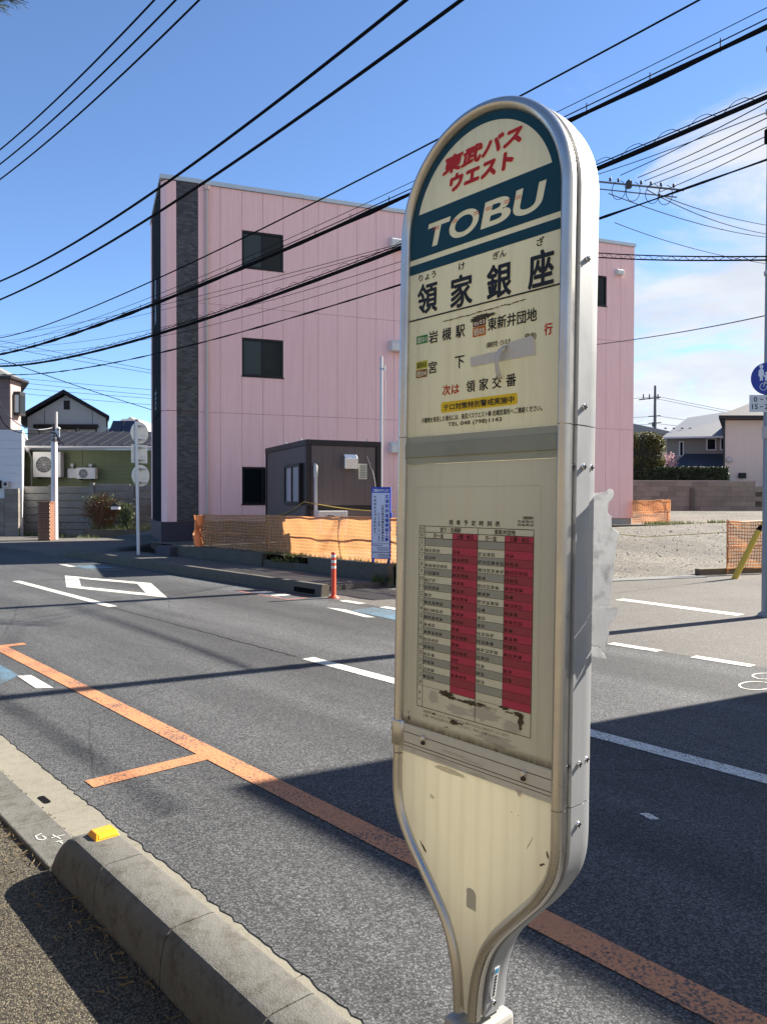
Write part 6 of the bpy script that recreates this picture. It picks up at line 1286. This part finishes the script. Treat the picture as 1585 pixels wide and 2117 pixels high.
wire('upper of two thick cables crossing the sky over the pink roof', [(-11.21, 22.54, 8.02), (-3.13, 13.37, 7.58), (0.24, 9.56, 7.8)], 0.024, gA)
wire('lower of two thick cables crossing the sky over the pink roof', [(-11.39, 22.9, 7.58), (-3.06, 13.45, 7.22), (0.87, 8.99, 7.44)], 0.024, gA)
wire('topmost of three parallel wires in the upper left sky', [(-7.72, 15.57, 8.69), (-4.89, 12.35, 8.35), (-3.05, 10.26, 8.25)], 0.014, gA)
wire('middle of three parallel wires in the upper left sky', [(-7.9, 15.92, 8.55), (-4.72, 12.31, 8.19), (-2.7, 10.02, 8.1)], 0.014, gA)
wire('lowest of three parallel wires in the upper left sky', [(-8.08, 16.27, 8.38), (-4.49, 12.2, 8.01), (-2.34, 9.76, 7.93)], 0.014, gA)
wire('single wire passing behind the arched top of the sign', [(-15.03, 30.21, 7.99), (0.96, 13.88, 8.13), (4.57, 11.45, 9.01)], 0.015, gA)
o, p4 = wire('heavy black cable bundle crossing the top window of the pink building', [(-15.04, 30.22, 7.34), (0.59, 14.3, 7.37), (5.26, 10.67, 8.18)], 0.040, gA, 70, 0.3)
o4m, p4m = wire('thin messenger wire carrying the heavy black cable bundle', [(-15.04, 30.21, 7.45), (0.59, 14.3, 7.46), (5.26, 10.67, 8.29)], 0.009, gA, 70)
wire('fine wire above the heavy cable bundle', [(-15.03, 30.21, 7.73), (0.59, 14.3, 7.58), (5.25, 10.67, 8.44)], 0.006, gA)
o5, p5 = wire('black cable with looped hangers crossing below the top window', [(-15.04, 30.22, 6.88), (0.38, 14.54, 6.43), (5.26, 10.66, 7.22)], 0.036, gA, 70, 0.15)
wire('thin messenger wire above the cable with looped hangers', [(-15.04, 30.22, 6.98), (0.38, 14.54, 6.5), (5.26, 10.66, 7.29)], 0.009, gA, 70)
wire('wavy twisted cable lowest of those crossing the pink facade', [(-13.8, 28.81, 6.32), (0.33, 14.59, 5.74), (5.27, 10.65, 6.36)], 0.017, gA, 90, 0.5)
b = MB()
for i in range(3, len(p5) - 8):
    a, c = p5[i], p5[i + 1]; m_ = (a + c) / 2 + Vector((0, 0, 0.13)); b.tube([a, a.lerp(m_, 0.7) + Vector((0, 0, 0.03)), m_, c.lerp(m_, 0.7) + Vector((0, 0, 0.03)), c], 0.005, 4, caps=False)
bo = b.build('hanger_loops', m_cable, o5)
b = MB()
for i in range(2, len(p4) - 3, 2): b.tube([p4[i] + Vector((0, 0, -0.04)), p4m[i] + Vector((0, 0, 0.05))], 0.008, 4)
b.build('cable_hanger', m_cable, o4m)
for lab, p in (('first thin wire over the second storey of the pink facade', [(-25.91, 52.08, 12.71), (-7.46, 31.15, 9.88), (0.5, 22.11, 9.01)]), ('second thin wire over the second storey of the pink facade', [(-26.26, 52.78, 12.46), (-7.56, 31.57, 9.79), (0.51, 22.4, 9.04)]),
               ('third thin wire over the second storey of the pink facade', [(-26.61, 53.48, 12.27), (-5.41, 29.42, 8.97), (0.52, 22.7, 8.68)]), ('fourth thin wire over the second storey of the pink facade', [(-26.96, 54.17, 12.21), (-4.14, 28.28, 8.64), (0.53, 22.99, 8.54)])): 
    # these run in front of the facade: bring them to the road side
    q = [Vector(v) for v in p]; cm = Vector((0, 0, CAM_H)); q = [cm + (v - cm) * 0.56 for v in q]; wire(lab, q, 0.005, gA)
wire('dark wire slanting down from the left edge to the pink corner', [(-12.94, 26.0, 6.4), (-9.65, 32.0, 5.4)], 0.014, gB)
for lab, p in (('highest thin wire over the gabled house', [(-30.0, 45, 9.7), (-12.5, 45.0, 8.0)]), ('second thin wire over the gabled house', [(-30.0, 45, 9.5), (-12.5, 45.0, 7.68)]), ('third thin wire over the gabled house', [(-30, 45, 9.05), (-12.5, 45.0, 7.5)]), ('lowest thin wire grazing the gable ridge', [(-28, 45, 8.6), (-12.5, 45.0, 7.12)]),
               ('upper far wire beside the pink corner', [(-26, 40, 11.2), (-11, 40.0, 8.2)]), ('lower far wire beside the pink corner', [(-26, 40, 10.8), (-11, 40.0, 8.05)])): wire(lab, p, 0.012, gB)
wire('pale service drop sagging to the short pale pole', [(-11.95, 24.0, 4.7), (-13.07, 28.0, 4.30), (-13.72, 31.9, 4.63)], 0.016, gB, mat=m_steel, run=False)
wire('dark service drop under the pale one at the short pole', [(-11.95, 24.0, 4.29), (-13.25, 28.0, 4.10), (-13.72, 31.9, 4.45)], 0.014, gB, run=False)
wire('service wire running from the short pole to the green roof', [(-13.6, 32.0, 4.61), (-13.86, 36.0, 4.66), (-13.65, 39.5, 5.02)], 0.012, gB, run=False)
RW = [([(4.94, 16.2, 8.47), (5.53, 11.2, 7.42)], 0.008), ([(5.24, 16.0, 8.34), (5.53, 11.2, 7.2)], 0.008), ([(5.31, 15.8, 8.19), (5.53, 11.2, 7.07)], 0.007), ([(5.36, 15.7, 8.05), (5.53, 11.2, 6.94)], 0.007), ([(5.53, 15.5, 7.85), (5.53, 11.2, 6.84)], 0.007), ([(4.4, 16.6, 8.6), (5.53, 11.2, 7.28)], 0.007)]
for i, (p, r_) in enumerate(RW): wire(('highest', 'second', 'third', 'fourth', 'lowest', 'leftmost')[i] + ' thin wire from the cross-arm to the right-hand pole', p, r_, gC)
for i, p in enumerate(([(5.47, 15.5, 7.81), (8.46, 20.0, 9.11), (13.12, 26.0, 10.89)], [(5.31, 15.7, 7.98), (8.34, 20.0, 8.98), (13.12, 26.0, 10.6)], [(4.76, 16.5, 8.22), (7.84, 20.0, 8.91), (13.12, 26.0, 10.51)], [(4.9, 16.5, 7.6), (7.59, 20.0, 8.3), (13.13, 26.0, 9.6)])):
    wire(('highest', 'second', 'third', 'lowest')[i] + ' wire falling away to the right under the cross-arm', p, 0.010 if i < 3 else 0.008, gC, run=False)
e1, pa = wire('upper line of the double wire below the pink roof at right', [(4.3, 16.95, 7.12), (5.45, 11.0, 5.14)], 0.012, gC); e2, pb = wire('lower line of the double wire below the pink roof at right', [(4.3, 16.95, 7.02), (5.45, 11.0, 5.09)], 0.014, gC)
b = MB(); zz = []
for i in range(len(pa) - 1):
    zz += [pb[i], pa[i].lerp(pa[i + 1], 0.5)]
b.tube(zz, 0.005, 4, caps=False); b.build('lashing', m_cable, e1)
wire('lone thin wire across the clouds towards the blue sign pole', [(5.82, 26.0, 6.76), (7.2, 20.0, 5.95), (7.44, 15.0, 5.27)], 0.012, gC, mat=plain('grey wire', (0.12, 0.12, 0.13), 0.6), run=False)
for i, (z0_, z1_) in enumerate(((13.9, 9.2), (13.6, 9.0), (11.6, 8.2), (10.7, 7.9), (9.9, 7.6), (9.2, 7.4))): wire(('highest', 'second', 'third', 'fourth', 'fifth', 'lowest')[i] + ' hazy wire right of the distant pole', [(31.7, 90, z0_), (44, 78, z1_)], 0.025, 'wires of the distant pole', mat=plain('grey wire', (0.12, 0.12, 0.13), 0.6))
for i, (z0_, z1_) in enumerate(((13.8, 13.2), (11.5, 11.3), (10.6, 10.5), (9.8, 9.8))): wire(('highest', 'second', 'third', 'lowest')[i] + ' hazy wire left of the distant pole', [(31.5, 90, z0_), (20, 92, z1_)], 0.025, 'wires of the distant pole', mat=plain('grey wire', (0.12, 0.12, 0.13), 0.6))

# ================================================================== PINE BRANCH AT THE UPPER LEFT
pn = thing('pine_tree', (-3.9, 4.9, 0), 'pine tree reaching its needle tips into the upper left corner', 'tree')
MB().tube([(-3.9, 4.9, 0), (-3.85, 4.92, 3), (-3.9, 4.9, 6.5)], [0.14, 0.11, 0.04], 10).build('trunk', plain('bark', (0.10, 0.075, 0.05), 0.9), pn)
b = MB(); nd = MB()
for z, L_ in ((4.99, 1.46), (4.90, 1.50), (4.82, 1.44), (5.15, 1.1), (5.4, 0.9), (5.8, 0.7)):
    for k in range(1 if L_ > 1.04 else 4):
        a = random.uniform(-0.1, 0.05) if L_ > 1.04 else random.uniform(0, 6.28); d_ = Vector((math.cos(a), math.sin(a), 0.06)); q0_ = Vector((-3.88, 4.9, z - 0.15)); q1_ = q0_ + d_ * L_; b.tube([q0_, q0_.lerp(q1_, 0.5) + Vector((0, 0, -0.04)), q1_], [0.03, 0.02, 0.008], 6)
        for j in range(420):
            p = q0_.lerp(q1_, 1.02 - 0.5 * random.random() ** 1.6); e = p + (d_ * random.uniform(0.2, 1.0) + Vector((random.gauss(0, 0.5), random.gauss(0, 0.5), random.gauss(0.1, 0.5)))).normalized() * random.uniform(0.06, 0.11); w_ = (e - p).cross(Vector((random.gauss(0, 1), random.gauss(0, 1), random.gauss(0, 1)))).normalized() * 0.0013; nd.quad(p - w_, p + w_, e + w_, e - w_)
b.build('branch', plain('bark', (0.10, 0.075, 0.05), 0.9), pn); nd.build('needles', foliage('pine needle', (0.02, 0.035, 0.012), (0.05, 0.065, 0.02), (0.10, 0.09, 0.04), 0.2), pn, kind='stuff')

# ================================================================== HOUSE ACROSS THE SIDE ROAD (casts the wide shadow on the road)
hc = Vector((7.35, 8.80, 0)); Ls = 6.6
oh = thing('corner_house', tuple(hc), 'corner house just outside the right edge, shading the near road', 'house')
k_ = Ls / math.tan(SUN_EL) / 1.0
HH = 7.0 * 1.0
base_pts = [hc, hc + U * 12, hc + U * 12 + E * 8, hc + E * 8]
MB().prism(base_pts, (0, 0, 6.05)).build('wall', m_ph, oh); MB().prism([base_pts[0] , base_pts[1], base_pts[2], base_pts[3]], (0, 0, 0.25)).xform(Matrix.Translation((0, 0, 6.052))).build('roof', m_rdk, oh)
for k in range(3):
    p = hc + U * (1.5 + 3.4 * k) - N * 0.03; f_ = MB().obox(p + Vector((0, 0, 3.6)), U * 1.6, N * 0.028, (0, 0, 1.3)).build('window', m_frame, oh); MB().obox(p + U * 0.08 - N * 0.01 + Vector((0, 0, 3.68)), U * 1.44, N * 0.008, (0, 0, 1.14)).build('pane', m_glass, f_)
# brown sky-blocking wall along the near footway, added unseen behind the viewer to cut sky light
gw = thing('sky_blocker_wall', tuple(RS(0, -1.9, 0)), 'brown sky-blocking wall added behind the viewer along the near footway', 'wall')
m_gw = plain('brown sky-blocking wall', (0.125, 0.108, 0.08), 0.85, var=0.2, scale=2, bmp=0.3)
for k in range(12): MB().obox(RS(-14 + 2.0 * k, -1.9, 0), U * 1.98, -N * 0.18, (0, 0, 2.7)).build('panel', m_gw, gw, bevel=0.01)
MB().obox(RS(-14.1, -1.84, 2.702), U * 24.2, -N * 0.3, (0, 0, 0.12)).build('coping', m_rdk, gw)
